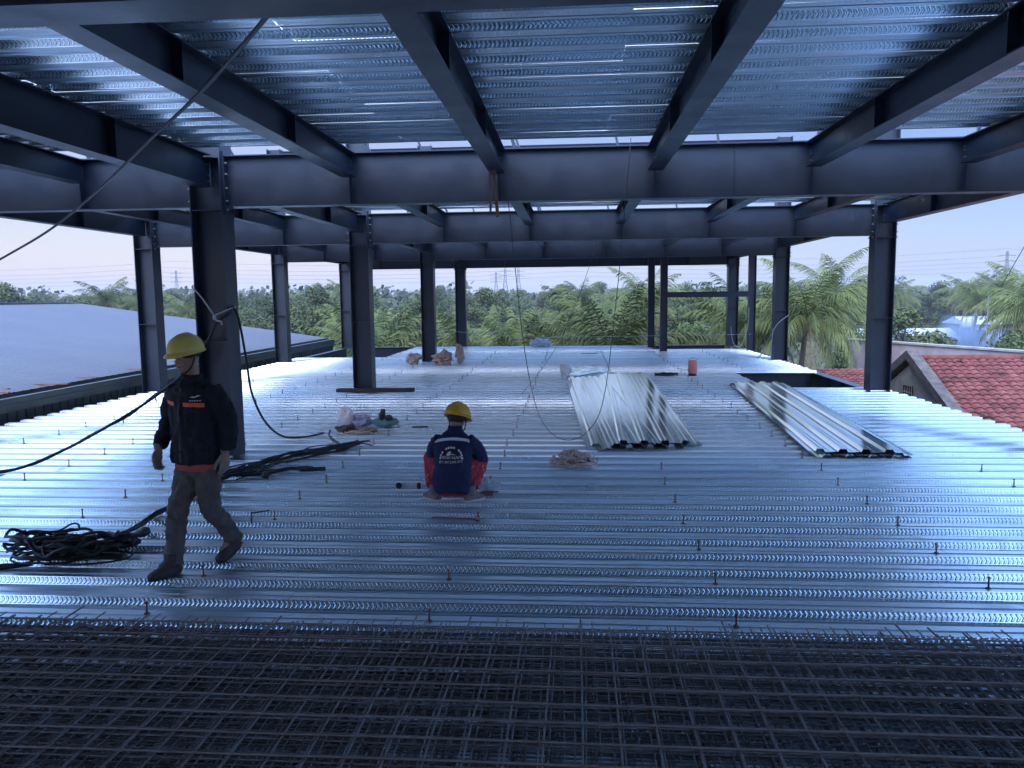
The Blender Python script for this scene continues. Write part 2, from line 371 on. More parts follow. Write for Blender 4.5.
# beams along Y
def ybeam(x, iy, d, name, label, group, lowtag=0, top=BEAMTOP, cut=.0):
    y0, y1 = ROWS[iy], ROWS[iy + 1]
    a, b = (y0 + .012, y1 - .012) if name == 'secondary_beam' else (y0 + .03, y1 - .03)
    zt = top - .016 if name == 'secondary_beam' else top - .003
    t = thing(name, label, 'beam', (x, a, zt - d), group)
    m = MB(); bw = .19 if name == 'secondary_beam' else .21
    e0, e1 = a + .10, b - .10
    if name != 'secondary_beam': e0, e1 = a + (.16 if True else 0), b - .16
    i_y(m, e0, e1, x, zt, d, bw)
    m.box(x - .004, x + .004, a, e0, zt - d + .03, zt - .03); m.box(x - .004, x + .004, e1, b, zt - d + .03, zt - .03)
    m.build('beam_body', steel, t)
    n = 3
    for k in range(1, n):
        yy = a + (b - a) * k / n
        for sg in (-1, 1):
            s = MB(); xa, xb = (x - bw / 2 + .006, x - .005) if sg < 0 else (x + .005, x + bw / 2 - .006)
            s.box(xa, xb, yy - .005, yy + .005, zt - d + .012, zt - .012); s.build('web_stiffener', steel, t)
    bo = MB()
    for zz in (zt - d + .08, zt - d + .16, zt - .1):
        for sg in (-1, 1):
            bo.tube([(x + sg * .005, b - .06, zz), (x + sg * .03, b - .06, zz)], .014, 6, smooth=False)
    bo.build('bolts', steel_edge, t)
bayn = {0: 'behind and above the photographer', 1: 'in the nearest overhead bay', 2: 'in the bay beyond the long girder', 3: 'in the third bay', 4: 'in the farthest bay'}
ordn = ['first', 'second', 'third', 'fourth', 'fifth']
for iy in range(0, 5):
    for nm, x in (('left edge', XE), ('left middle', XA), ('right edge', XH)):
        ybeam(x, iy, .41, 'primary_beam', '%s beam running away from the camera %s' % (nm, bayn[iy]), 'main beams running from column to column')
    for k, x in enumerate(SECX['m']):
        ybeam(x, iy, .30, 'secondary_beam', '%s secondary beam from the left between the columns %s' % (ordn[k], bayn[iy]), 'secondary beams under the upper deck')
    for k, x in enumerate(SECX['l']):
        ybeam(x, iy, .30, 'secondary_beam', '%s secondary beam of the left side strip %s' % (ordn[k], bayn[iy]), 'secondary beams under the upper deck')

# upper storey: light roof frame seen through the gap
for iy in (2, 3, 4):
    t = thing('roof_rafter', 'pale sloping roof member glimpsed through the gap above the %s girder' % ordn[iy - 1], 'rafter', (0, ROWS[iy], 6.9), 'roof members above the upper deck')
    m = MB(); i_x(m, XE, XH, ROWS[iy] + .6, 6.95, .3, .15); m.build('rafter_body', steel, t)
    for k in range(7):
        x = -8.5 + k * 2.3; m = MB(); m.tube([(x, ROWS[iy] + .6, 6.7), (x + .8, ROWS[iy] + 2.6, 4.1)], .03, 6)
        m.build('brace', steel_edge, t)

# floor-level edge beams and the two openings
def edge(name, label, fn):
    m = MB(); fn(m); return tag(m.build(name, steel), label, 'beam', 'floor beams round the openings')
edge('floor_beam', 'dark beam along the far side of the near opening', lambda m: i_x(m, 4.3, 6.5, 22.2, -.065, .45, .2))
edge('floor_beam', 'edge beam on the right side of the near opening with stiffeners', lambda m: (i_y(m, 17.9, 25.6, 6.62, -.062, .5, .22), [m.box(6.52, 6.616, yy, yy + .012, -.55, -.075) for yy in (18.8, 19.9, 21.0)]))
edge('floor_beam', 'dark beam along the left side of the near opening', lambda m: i_y(m, 17.9, 22.0, 4.38, -.068, .35, .15))
edge('floor_beam', 'right deck edge beam in front of the large right column', lambda m: i_y(m, -5, 17.4, 6.62, -.062, .5, .22))
edge('floor_beam', 'edge beam right of the deck between the palm column and the far post', lambda m: i_y(m, 26.1, 33.3, 6.55, -.062, .5, .22))
edge('floor_beam', 'far beam closing the far opening behind the slim posts', lambda m: i_x(m, 3.0, 6.3, 33.75, -.01, .45, .2))
edge('floor_beam', 'beam along the left side of the far opening', lambda m: i_y(m, 31.2, 33.6, 3.12, -.068, .35, .15))
edge('floor_beam', 'far left beam bridging from the corner column to the deck', lambda m: i_x(m, -9.4, -6.5, 33.6, -.01, .5, .2))
edge('floor_beam', 'left edge beam at the far left corner beside the gutter', lambda m: i_y(m, 26.1, 33.3, -9.63, -.01, .5, .22))
edge('floor_beam', 'left deck edge beam beside the shed gutter', lambda m: i_y(m, -5, 25.6, -9.75, -.068, .5, .2))
edge('floor_beam', 'beam along the step of the far left deck edge', lambda m: i_y(m, 27.6, 33.4, -6.6, -.068, .4, .16))
edge('floor_beam', 'beam below the far left deck end', lambda m: i_x(m, -9.5, -6.6, 27.75, -.068, .4, .16))
for iy in (1, 2, 3, 4):
    edge('floor_beam', 'girder hidden under the deck at the %s column row' % ordn[iy - 1], lambda m: i_x(m, -9.4, 6.45, ROWS[iy], -.07, .6, .22))

# ------------------------------------------------------------ shear studs
studs_rows = [(-8.14, 'row beside the warehouse gutter'), (-6.46, 'second row from the warehouse gutter'), (-4.77, 'row in line with the thick column'), (-2.85, 'row passing by the walking worker'),
 (-.92, 'row just right of the squatting worker'), (1.04, 'row running under the large sheet stack'), (2.92, 'row between the two sheet stacks'), (4.75, 'row between the skewed stack and the red roof')]
sm = MB(); sm.disc((0, 0, 0), .0065, .072, 8); sm.disc((0, 0, .072), .012, .009, 8); sm.disc((0, 0, -.002), .02, .006, 8)
stud0 = None
def in_rect(x, y):
    if 4.2 < x < 6.7 and 17.9 < y < 22.3: return True
    if x < -6.5 and y > 27: return True
    if x > 3 and y > 31: return True
    return False
for x, lb in studs_rows:
    for k in range(0, 33):
        y = YPH + .09 + .77 * k
        if in_rect(x, y) or (x > 0 and 9.8 < y < 21 and (.0 < x < 2.0 or 3.2 < x < 5.0)) or abs(x - XA) < .3 and min(abs(y - q) for q in ROWS) < .35: continue
        if rnd.random() < .08 or y > 30: continue
        if stud0 is None:
            stud0 = sm.build('shear_stud', rust); o = stud0
        else:
            o = stud0.copy(); COL.objects.link(o)
        o.location = (x + rnd.uniform(-.03, .03), y + rnd.uniform(-.02, .02), .001); o.rotation_euler = (rnd.uniform(-.06, .06), rnd.uniform(-.06, .06), rnd.random() * 6)
        tag(o, 'brown shear stud on the deck, %s' % lb, 'shear stud', 'shear studs on the deck, %s' % lb)

# ------------------------------------------------------------ neighbouring shed roof with gutter
shed_m = mat('painted_roof_sheet', (.12, .135, .16), .55, 0, var=(.095, .105, .13), vscale=.5, vdet=8, stretch=(.5, 1.5, 1), rvar=.06)
gut_m = mat('galvanised_gutter', (.17, .20, .19), .55, .4, var=(.11, .13, .12), vscale=2.5, stretch=(1, .4, 1))
wall_g = mat('shed_side_sheet', (.09, .11, .11), .7, .1, var=(.06, .08, .08), vscale=3)
t = thing('warehouse', 'low warehouse with a broad blue grey sheet roof and a gutter along the deck', 'warehouse', (-20, 14, -4.75))
m = MB(); ys = -16.0
EX, RX, RZ, EZ = -10.42, -21.5, 2.02, .42
while ys < 33.2:                      # trapezoid ribs run up the slope
    y0 = ys
    for (a, b, dz0, dz1) in ((0, .02, 0, .011), (.02, .045, .011, .011), (.045, .065, .011, 0), (.065, .25, 0, 0)):
        m.add([(EX, y0 + a, EZ + dz0), (EX, y0 + b, EZ + dz1), (RX, y0 + b, RZ + dz1), (RX, y0 + a, RZ + dz0)], [(0, 1, 2, 3)])
        m.add([(RX, y0 + a, RZ + dz0), (RX, y0 + b, RZ + dz1), (2 * RX - EX, y0 + b, EZ + dz1), (2 * RX - EX, y0 + a, EZ + dz0)], [(0, 1, 2, 3)])
    ys += .25
roof = m.build('roof', shed_m, t)
m = MB(); m.box(RX - .2, RX + .2, -16, 33.3, RZ + .03, RZ + .06); m.build('ridge_cap', shed_m, roof)
m = MB()
for yy0, yy1 in ((-16, 33.3),):
    m.box(-10.44, -10.42, yy0, yy1, .12, .40); m.box(-10.42, -10.16, yy0, yy1, .12, .135); m.box(-10.16, -10.14, yy0, yy1, .12, .36)
    m.box(-10.20, -10.10, yy0, yy1, .36, .375); m.box(-10.138, -10.12, yy0, yy1, .22, .25)
m.build('gutter', gut_m, t)
m = MB(); y = -16.0
while y < 33.2:
    m.box(-10.19, -10.17, y, y + .17, -4.75, .115); m.box(-10.21, -10.19, y + .17, y + .25, -4.75, .115); y += .25
m.build('side_wall', wall_g, t)
m = MB(); m.add([(EX, 33.24, -4.75), (2 * RX - EX, 33.24, -4.75), (2 * RX - EX, 33.24, EZ), (RX, 33.24, RZ), (EX, 33.24, EZ)], [(0, 1, 2, 3, 4)])
m.add([(EX, 33.30, -4.75), (2 * RX - EX, 33.30, -4.75), (2 * RX - EX, 33.30, EZ), (RX, 33.30, RZ), (EX, 33.30, EZ)], [(0, 1, 2, 3, 4)])
m.add([(EX, 33.24, -4.75), (EX, 33.3, -4.75), (EX, 33.3, EZ), (EX, 33.24, EZ)], [(0, 1, 2, 3)]); m.build('gable_wall', wall_g, t)
places = ['beside the thick front column', 'nearest the photographer', 'just before the column by the gutter', 'between two gutter columns', 'at the edge of the warehouse roof', 'beyond the gutter column']
for k, (y, dx, l) in enumerate(((13.6, -.25, .5), (15.0, -.3, .75), (16.3, -.35, .6), (18.3, -.3, .5), (20.5, -.3, .6), (14.2, -.5, .3))):
    m = MB(); m.box(-10.45 + dx, -10.45 + dx + l, y, y + .05, .455, .475)
    tag(m.build('rusty_strip', rust), 'rusty metal strip lying over the gutter edge, %s one counted from the near end' % ['first', 'third', 'fourth', 'fifth', 'last', 'second'][k], 'metal strip', 'rusty strips along the gutter')

# ------------------------------------------------------------ houses on the right
def tile_mat():
    M = bpy.data.materials.new('red_clay_tiles'); M.use_nodes = True; t = M.node_tree; N = t.nodes; L = t.links; p = N['Principled BSDF']
    p.inputs['Roughness'].default_value = .85
    tc = N.new('ShaderNodeTexCoord'); nz = N.new('ShaderNodeTexNoise'); nz.inputs['Scale'].default_value = 2.3; nz.inputs['Detail'].default_value = 9; nz.inputs['Roughness'].default_value = .75
    L.new(tc.outputs['Object'], nz.inputs[0])
    rp = N.new('ShaderNodeValToRGB'); e = rp.color_ramp.elements; e[0].position = .36; e[0].color = (.05, .035, .03, 1); e[1].position = .64; e[1].color = (.30, .12, .105, 1)
    n = e.new(.47); n.color = (.20, .06, .055, 1); L.new(nz.outputs[0], rp.inputs[0]); L.new(rp.outputs[0], p.inputs['Base Color'])
    return M
tiles = tile_mat()
plaster = mat('stained_plaster', (.50, .48, .43), .9, var=(.27, .25, .23), vscale=2.2, vdet=9)
pinkwall = mat('old_pink_wall', (.52, .43, .43), .9, var=(.34, .27, .27), vscale=1.2, vdet=8)
dark_in = mat('dark_vent_opening', (.01, .01, .01), .9)
def tiled_roof(m, x0, x1, y0, z0, y1, z1):
    """rows of overlapping half-round tiles from eave (y0,z0) up to ridge (y1,z1)"""
    rows = 18; L = (Vector((0, y1, z1)) - Vector((0, y0, z0))); nrm = Vector((0, -L.z, L.y)).normalized() * (1 if L.y > 0 else -1); cols = int((x1 - x0) / .24); rr = random.Random(5)
    for r in range(rows):
        for c in range(cols):
            xa = x0 + c * .24; a0 = Vector((0, y0, z0)) + L * (r / rows); a1 = Vector((0, y0, z0)) + L * ((r + 1) / rows)
            j = rr.uniform(-.012, .012)
            vs = []
            for base, up in ((a0, .055 + j), (a1, .012 + j)):
                for u, h in ((0, 0), (.06, .045), (.12, .055), (.18, .045), (.24, 0)):
                    vs.append(base + Vector((xa + u, 0, 0)) + nrm * (h + up))
            vs += [a0 + Vector((xa + u, 0, 0)) for u in (0, .24)]
            m.add(vs, [(i, i + 1, i + 6, i + 5) for i in range(4)] + [(10, 0, 1, 2, 3, 4, 11)], 0)
def tiled_house(loc, x0, x1, y0, y1, ze, zr, label, over=.25):
    t = thing('tiled_house', label, 'house', (x0, (y0 + y1) / 2, -4.75)); ym = (y0 + y1) / 2
    m = MB(); tiled_roof(m, x0 + .05, x1, y0 - over, ze - .12, ym, zr); tiled_roof(m, x0 + .05, x1, y1 + over, ze - .12, ym, zr)
    roof = m.build('tiled_roof', tiles, t)
    m = MB(); m.tube([(x0 + .3, ym, zr + .06), (x1, ym, zr + .06)], .1, 8); m.build('ridge_tiles', tiles, roof)
    m = MB(); m.box(x0 + .1, x0 + .25, y0, y1, -4.75, ze - .2)
    vs = [(x0 + d, yy, zz) for d in (.1, .25) for yy, zz in ((y0, ze - .2), (y1, ze - .2), (ym, zr - .12))]
    m.add(vs, [(0, 1, 2), (3, 5, 4), (0, 2, 5, 3), (1, 4, 5, 2)])
    m.box(x0 + .25, x1 - .1, y0, y0 + .15, -4.75, ze - .2); m.box(x0 + .25, x1 - .1, y1 - .15, y1, -4.75, ze - .2)
    m.build('plaster_wall', plaster, t)
    m = MB(); m.box(x0 + .06, x0 + .098, ym - .30, ym + .30, ze + .42, ze + .82); v = m.build('gable_vent', dark_in, t)
    m = MB()
    for k in range(5): m.box(x0 + .045, x0 + .058, ym - .32 + k * .155, ym - .30 + k * .155, ze + .42, ze + .82)
    for k in range(3): m.box(x0 + .03, x0 + .044, ym - .32, ym + .32, ze + .41 + k * .2, ze + .43 + k * .2)
    m.build('vent_bars', plaster, v)
    cop = mat('mossy_coping', (.20, .18, .17), .95, var=(.07, .065, .06), vscale=5)
    m = MB()
    for s, yy in ((-1, y0 - over), (1, y1 + over)):
        rr_ = []
        for y_, z_ in ((yy, ze - .05), (ym, zr + .16)):
            rr_.append([Vector((x0 - .02, y_, z_ - .12)), Vector((x0 + .33, y_, z_ - .10)), Vector((x0 + .33, y_, z_ + .10)), Vector((x0 - .02, y_, z_ + .14))])
        m.loft(rr_, smooth=False)
    m.build('gable_coping', cop, t)
    return t
tiled_house(None, 9.75, 24, 20.6, 27.6, -1.45, .10, 'old house with a red clay tiled roof and a stained grey gable beside the deck')
t = thing('tiled_shed', 'low dark red tiled roof glimpsed behind the large column near the opening', 'shed', (10.5, 33, -4.75))
m = MB(); tiled_roof(m, 9.2, 13.4, 28.9, -2.2, 33.5, -1.05); m.build('tiled_roof', tiles, t)
m = MB(); m.box(9.4, 13.3, 29.3, 34.5, -4.75, -2.35); m.build('shed_wall', plaster, t)
t = thing('pink_wall', 'long weathered pink plaster wall behind the red tiled roof', 'wall', (15, 36, -4.75))
m = MB()
def prism(m, a, b, w_, z0, z1):
    d = Vector((b[0] - a[0], b[1] - a[1], 0)).normalized(); s = Vector((d.y, -d.x, 0)) * w_ / 2
    m.loft([[Vector((*q, 0)) - s + Vector((0, 0, z0)), Vector((*q, 0)) + s + Vector((0, 0, z0)), Vector((*q, 0)) + s + Vector((0, 0, z1)), Vector((*q, 0)) - s + Vector((0, 0, z1))] for q in (a, b)], smooth=False)
prism(m, (13.9, 41), (18.2, 29.5), .25, -4.75, -.26)

m.build('wall_face', pinkwall, t)
m = MB(); prism(m, (13.87, 41.08), (18.23, 29.42), .4, -.258, -.18); m.build('coping', plaster, t)
white_m = mat('white_sheet_roof', (.62, .66, .70), .6, var=(.45, .48, .5), vscale=1.5)
def small_house(x, y, w_, d, h, label, rh=1.0, wallm=None):
    t = thing('small_house', label, 'house', (x, y, -4.75), 'small white houses among the trees')
    m = MB(); m.box(x - w_ / 2, x + w_ / 2, y - d / 2, y + d / 2, -4.75, -4.75 + h); m.build('house_wall', wallm or pinkwall, t)
    m = MB(); z = -4.75 + h
    m.add([(x - w_ / 2 - .4, y - d / 2 - .5, z), (x + w_ / 2 + .4, y - d / 2 - .5, z), (x + w_ / 2 + .4, y, z + rh), (x - w_ / 2 - .4, y, z + rh), (x - w_ / 2 - .4, y + d / 2 + .5, z), (x + w_ / 2 + .4, y + d / 2 + .5, z)],
          [(0, 1, 2, 3), (3, 2, 5, 4), (0, 3, 4), (1, 5, 2)]); m.build('sheet_roof', white_m, t)
    m = MB()
    for k in range(3): m.box(x - w_ / 2 + (k + .5) * w_ / 3 - .5, x - w_ / 2 + (k + .5) * w_ / 3 + .5, y - d / 2 - .03, y - d / 2 - .005, -4.75 + h - 1.8, -4.75 + h - .6)
    m.build('window', dark_in, t)
small_house(35, 88, 9, 5, 2.0, 'low house with a pale sheet roof in the smoke behind the pink wall', 1.0)
small_house(46.5, 92, 8, 5, 3.3, 'pale house with a water tank beside it among the palms', .8)
small_house(34, 66, 4, 3, 1.9, 'small white shed close behind the pink wall', .5)
t = thing('water_tank', 'rounded white water tank on a short stand between the coconut palms', 'tank', (40.2, 85, -4.75))
m = MB(); m.loft([[Vector((40.2 + math.cos(a * math.pi / 8) * r, 85 + math.sin(a * math.pi / 8) * r, z)) for a in range(16)] for r, z in ((.5, -1.6), (.6, -1.5), (.6, -.8), (.4, -.55), (.15, -.5))]); m.build('tank_body', white_m, t)
m = MB()
for dx in (-.6, .6):
    for dy in (-.6, .6): m.box(40.2 + dx - .06, 40.2 + dx + .06, 85 + dy - .06, 85 + dy + .06, -4.75, -1.55)
m.build('stand', gut_m, t)
m = MB(); m.tube([(20.1, 40.5, -4.75), (20.1, 40.5, 1.9)], .022, 6); m.tube([(19.7, 40.5, 1.7), (20.5, 40.5, 1.7)], .015, 5)
tag(m.build('antenna_pole', steel_edge), 'thin grey aerial pole rising behind the red tiled roof', 'pole')

# ------------------------------------------------------------ vegetation
leaf_p = mat('palm_leaf', (.17, .205, .065), .65, var=(.09, .12, .04), vscale=1.2, rand=.25, spec=.3)
leaf_dry = mat('dry_palm_leaf', (.26, .19, .11), .8, var=(.17, .12, .07), vscale=2)
leaf_a = mat('broad_leaf_green', (.095, .13, .042), .7, var=(.055, .085, .03), vscale=.6, rand=.3, spec=.25)
leaf_b = mat('broad_leaf_olive', (.115, .14, .055), .7, var=(.068, .09, .036), vscale=.6, rand=.3, spec=.25)
bark = mat('grey_bark', (.14, .12, .10), .95, var=(.07, .06, .05), vscale=6)
def palm(name, seed, h, n, fl, erect=0., label='', lean=.4):
    rr = random.Random(seed); t = thing(name, label, 'palm tree', (0, 0, 0))
    m = MB(); pts = []; rs = []
    for i in range(9):
        u = i / 8; pts.append((lean * u * u, lean * .4 * math.sin(u * 2), h * u)); rs.append(.17 - .06 * u + (.08 if i == 0 else 0))
    m.tube(pts, rs, 9); m.build('trunk', bark, t)
    top = Vector(pts[-1]); lv = MB(); dr = MB()
    for k in range(n):
        az = k * 2.39996 + rr.uniform(-.3, .3); u = k / (n - 1)
        el = R((74 if erect else 72) - (58 if erect else 98) * u ** (.9) + rr.uniform(-6, 6)); L = fl * rr.uniform(.85, 1.08); droop = (.95 + .7 * u) * (1 - .45 * erect)
        d = Vector((math.cos(az), math.sin(az), 0)); p = top.copy(); pts = [p.copy()]; e = el; N_ = 16
        for s in range(N_):
            e -= droop / N_ * (.4 + 1.4 * s / N_); p = p + (d * math.cos(e) + Vector((0, 0, math.sin(e)))) * (L / N_); pts.append(p.copy())
        tgt = dr if (u > .9 and rr.random() < .7) else lv
        tgt.tube(pts, [.03 - .022 * i / N_ for i in range(N_ + 1)], 4)
        tw = rr.uniform(-.5, .5); sd = (Vector((-d.y, d.x, 0)) * math.cos(tw) + Vector((0, 0, 1)) * math.sin(tw)); M_ = 52
        for s in range(3, M_):
            f = s / M_; i = min(int(f * N_), N_ - 1); q = pts[i].lerp(pts[i + 1], f * N_ - i); tn = (pts[i + 1] - pts[i]).normalized()
            ll = (.80 * math.sin(math.pi * min(1, f * .80 + .22)) + .22) * fl / 3.8 * rr.uniform(.88, 1.1)
            for sg in (-1, 1):
                ang = rr.uniform(.62, .92) - .30 * f
                dr_ = (tn * math.cos(ang) + sd * sg * math.sin(ang) + Vector((0, 0, rr.uniform(-.75, -.1) - .3 * u))).normalized()
                wv = tn * .021 * fl / 3.8 * 1.5; mid = q + dr_ * ll * .55; end = mid + (dr_ + Vector((0, 0, -.65 - .4 * u))).normalized() * ll * .5
                tgt.add([q - wv * .5, q + wv * .5, mid + wv * .7, mid - wv * .7, end], [(0, 1, 2, 3), (3, 2, 4)])
    lv.build('crown', leaf_p, t)
    if dr.f: dr.build('dry_fronds', leaf_dry, t)
    if not erect:
        c = MB()
        for k in range(7):
            a = k * .9; c.ell(top + Vector((math.cos(a) * .28, math.sin(a) * .28, -.28 - .08 * (k % 2))), .12, .12, .15, n=7, k=5)
        c.build('coconuts', leaf_b, t)
    return t
def broadleaf(name, seed, h, rad, lm, label, nleaf=11000, ls=.115, clumps=34, low=.28):
    rr = random.Random(seed); t = thing(name, label, 'tree', (0, 0, 0)); tr = MB()
    th = h * .45; tr.tube([(0, 0, 0), (.1, .05, th * .5), (0, .1, th), (.1, 0, h * .7)], [rad * .075 + .05, rad * .06, rad * .05, rad * .02], 8)
    cl = []
    for k in range(clumps):
        a = rr.random() * 6.283; z = rr.uniform(low, 1.0); q = math.sin(math.pi * min(1, (z - low) / (1.02 - low) * .85 + .22)) ** .7 * rad * rr.uniform(.35, 1.0)
        c = Vector((math.cos(a) * q, math.sin(a) * q, z * h)); cl.append((c, rad * rr.uniform(.2, .38)))
        if k % 2 == 0:
            b = Vector((0, .05, th * rr.uniform(.6, 1.2))); tr.tube([b, b.lerp(c, .55) + Vector((0, 0, .2)), c], [rad * .025 + .02, rad * .018, .012], 5)
    tr.build('trunk', bark, t)
    lv = MB()
    for i in range(nleaf):
        c, r = cl[rr.randrange(len(cl))]
        v = Vector((rr.gauss(0, 1), rr.gauss(0, 1), rr.gauss(0, 1))).normalized() * r * rr.random() ** .45; v.z *= .75
        p = c + v; n = (v.normalized() + Vector((rr.gauss(0, .6), rr.gauss(0, .6), rr.gauss(0, .6) + .5))).normalized()
        a = n.orthogonal().normalized(); a = Matrix.Rotation(rr.random() * 6.28, 3, n) @ a; b = n.cross(a); s = ls * rr.uniform(.6, 1.5)
        lv.add([p - a * s, p - b * s * .5, p + a * s * .9, p + b * s * .5], [(0, 1, 2, 3)])
    lv.build('crown', lm, t); return t

gz = -4.75
tallp = palm('coconut_palm', 1, 6.4, 32, 4.5, 0, 'big coconut palm with drooping fronds right behind the column with white rope')
tallp.location = (10.4, 37.5, gz); tallp.scale = (.92, .92, .9)
youngp = palm('coconut_palm', 2, 3.1, 24, 5.0, .8, 'tall upright palm fan standing over the far deck edge beside the hanging wire', lean=.1)
youngp.location = (1.75, 39.5, gz); youngp.scale = (1.05, 1.05, 1.12)
pC = palm('coconut_palm', 3, 6.0, 24, 3.3, 0, 'coconut palm with a bare trunk above the smoky house roofs', lean=.7); pC.location = (35.5, 74, gz)
plist = [  # proto, x, y, height scale, rotation, label
 (youngp, -5.0, 43, .93, 1.0, 'bushy young palm beyond the far edge, beside the slim far column'),
 (youngp, -2.0, 42, .90, 2.2, 'bushy young palm beyond the far edge, between two others'),
 (youngp, -10.2, 41, .95, 3.1, 'young palm seen between the planks column and the sacks column'),
 (youngp, -13.2, 50, .9, .3, 'pale young palm peeking over the end of the warehouse gutter'),
 (tallp, 5.3, 62, .95, .8, 'palm head rising above the short tie beam'),
 (tallp, 19.5, 60, 1.0, 1.9, 'palm half hidden just past the big coconut palm'),
 (pC, -46.5, 76, 1.13, 1.2, 'palm standing over the warehouse ridge, between the lone round tree and the gutter column'),
 (pC, -38.5, 72, 1.08, 2.8, 'palm over the warehouse roof close by the gutter column'),
 (pC, -33.5, 66, .95, .4, 'low palm between the gutter column and the thick cable-tied column'),
 (pC, -17.0, 60, .85, 2.0, 'drooping palm beside the second gutter column'),
 (tallp, 25.9, 47, .90, .5, 'large pale palm leaning in at the picture edge above the red roof'),
 (tallp, 29.5, 53, .82, 2.5, 'palm beside the large pale one at the picture edge'),
 (pC, 43, 92, 1.12, .2, 'distant palm over the pale houses'),
 (pC, 34.0, 88, 1.05, 4.0, 'distant palm just left of the aerial pole'),
 (pC, 55, 110, 1.2, 4.4, 'small far palm breaking the skyline'),
 (pC, 13.5, 55, .85, 5.0, 'palm crown low behind the big coconut palm'),
 (youngp, 8.3, 50, .75, 5.5, 'low palm fan behind the close pair of slim posts'),
 (youngp, 20.5, 52, .62, 4.2, 'small palm fan just over the pink wall'),
 (pC, -25, 90, 1.1, 3.3, 'far palm between the gutter columns'),
 (pC, 1.0, 95, 1.1, 1.3, 'far palm on the skyline by the transmission towers'),
 (tallp, 8.6, 40.5, .8, 3.9, 'palm with hanging dry fronds just below the big coconut palm'),
]
tallp['group'] = youngp['group'] = pC['group'] = 'coconut palms around the building'
for i, (pr, x, y, s, rz, lb) in enumerate(plist): copy_tree(pr, (x, y, gz), rz, s, lb)
b1 = broadleaf('leafy_tree', 11, 7.0, 3.0, leaf_a, 'rounded dark tree behind the short tie beam')
b2 = broadleaf('leafy_tree', 12, 7.6, 3.4, leaf_b, 'tall olive tree left of the planks column')
b3 = broadleaf('leafy_tree', 13, 5.0, 2.8, leaf_a, 'low dark bushy tree right behind the far opening', nleaf=12000, ls=.105, low=.1)
b1.location = (9.5, 58, gz); b2.location = (-22.3, 68, gz); b3.location = (6.2, 43, gz)
for o in (b1, b2, b3): o['group'] = 'leafy trees around the building'
tl = [(b2, -52.2, 70, 1.08, 'lone round dark tree behind the warehouse ridge at the picture edge'), (b2, -17.8, 66, 1.0, 'rounded olive tree seen through the gap beside the planks column'), (b1, -29, 74, .95, 'dark tree behind the second gutter column'),
      (b3, 25.3, 45.0, 1.0, 'dark bushy tree over the end of the pink wall'), (b3, 22.5, 43.0, .85, 'dark bush above the pink wall by the aerial pole'), (b3, 16.0, 46, .85, 'bush in front of the smoke behind the large column'),
      (b3, 14.9, 29.5, .62, 'small bush at the foot of the red tiled house'), (b3, 12.4, 17.8, .62, 'green bush below the red roof at the deck corner')]
for pr, x, y, s, lb in tl: copy_tree(pr, (x, y, gz), rnd.random() * 6, s, lb)
# orchard belt: individual trees, band by band
rb = random.Random(21); cnt = 0
where = ['behind the warehouse', 'behind the far deck edge', 'behind the palms near the columns', 'behind the houses']
bands = [(46, 60, 22, .62, .78), (60, 80, 34, .74, .9), (80, 110, 50, .85, 1.02), (110, 150, 60, .95, 1.15)]
for bi, (ya, yb, n, sa, sb) in enumerate(bands):
    for k in range(n):
        y = rb.uniform(ya, yb); x = -y * .82 + y * 1.5 * (k + rb.random()) / n
        if y < 105 and 26 < x < 48 and y > 50: continue
        if any(abs(x - hx * y / hy) < 3.2 and y < 75 for hx, hy in ((1.85, 41), (-5.6, 48), (-2.2, 47), (-10.8, 44), (11, 37.5))): continue
        if -34 < x < -9 and y < 45: continue
        pr = [b1, b2, b3, b1, b2, pC][rb.randrange(6)]; s = rb.uniform(sa, sb) * (1.15 if pr is b3 else (.92 if pr is pC else 1))
        q = where[0] if x < -y * .3 else where[1] if x < y * .12 else where[2] if x < y * .4 else where[3]
        o = copy_tree(pr, (x, y, gz), rb.random() * 6.28, (s * rb.uniform(1, 1.35), s * rb.uniform(1, 1.35), s), '%s in the %s of the green belt %s' % ('palm' if pr is pC else 'tree', ['front rank', 'second rank', 'third rank', 'last rank'][bi], q))
        o['group'] = '%ss in the %s %s' % ('palm' if pr is pC else 'tree', ['front rank', 'second rank', 'third rank', 'last rank'][bi], q)
# far woodland up to the horizon: a mass nobody could count
fw = MB(); rf = random.Random(9)
for i in range(2600):
    y = 150 + 750 * rf.random() ** 1.6; x = y * rf.uniform(-.85, .8); h = rf.uniform(5.0, 8.2) + (2.5 if rf.random() < .06 else 0); rad = rf.uniform(2.5, 6)
    for j in range(34):
        v = Vector((rf.gauss(0, .5) * rad, rf.gauss(0, .5) * rad, h * (1 - abs(rf.gauss(0, .28))))); p = Vector((x, y, gz)) + v
        a = Vector((rf.gauss(0, 1), rf.gauss(0, 1), rf.gauss(0, 1))).normalized(); b = a.orthogonal().normalized(); s = rf.uniform(.3, .75) * (1 + y / 500)
        fw.add([p - a * s, p - b * s * .8, p + a * s, p + b * s * .8], [(0, 1, 2, 3)])
tag(fw.build('distant_woodland', mat('distant_foliage', (.09, .115, .058), .8, var=(.06, .08, .04), vscale=.05)), 'hazy green belt of woodland along the horizon', 'woodland', kind='stuff')
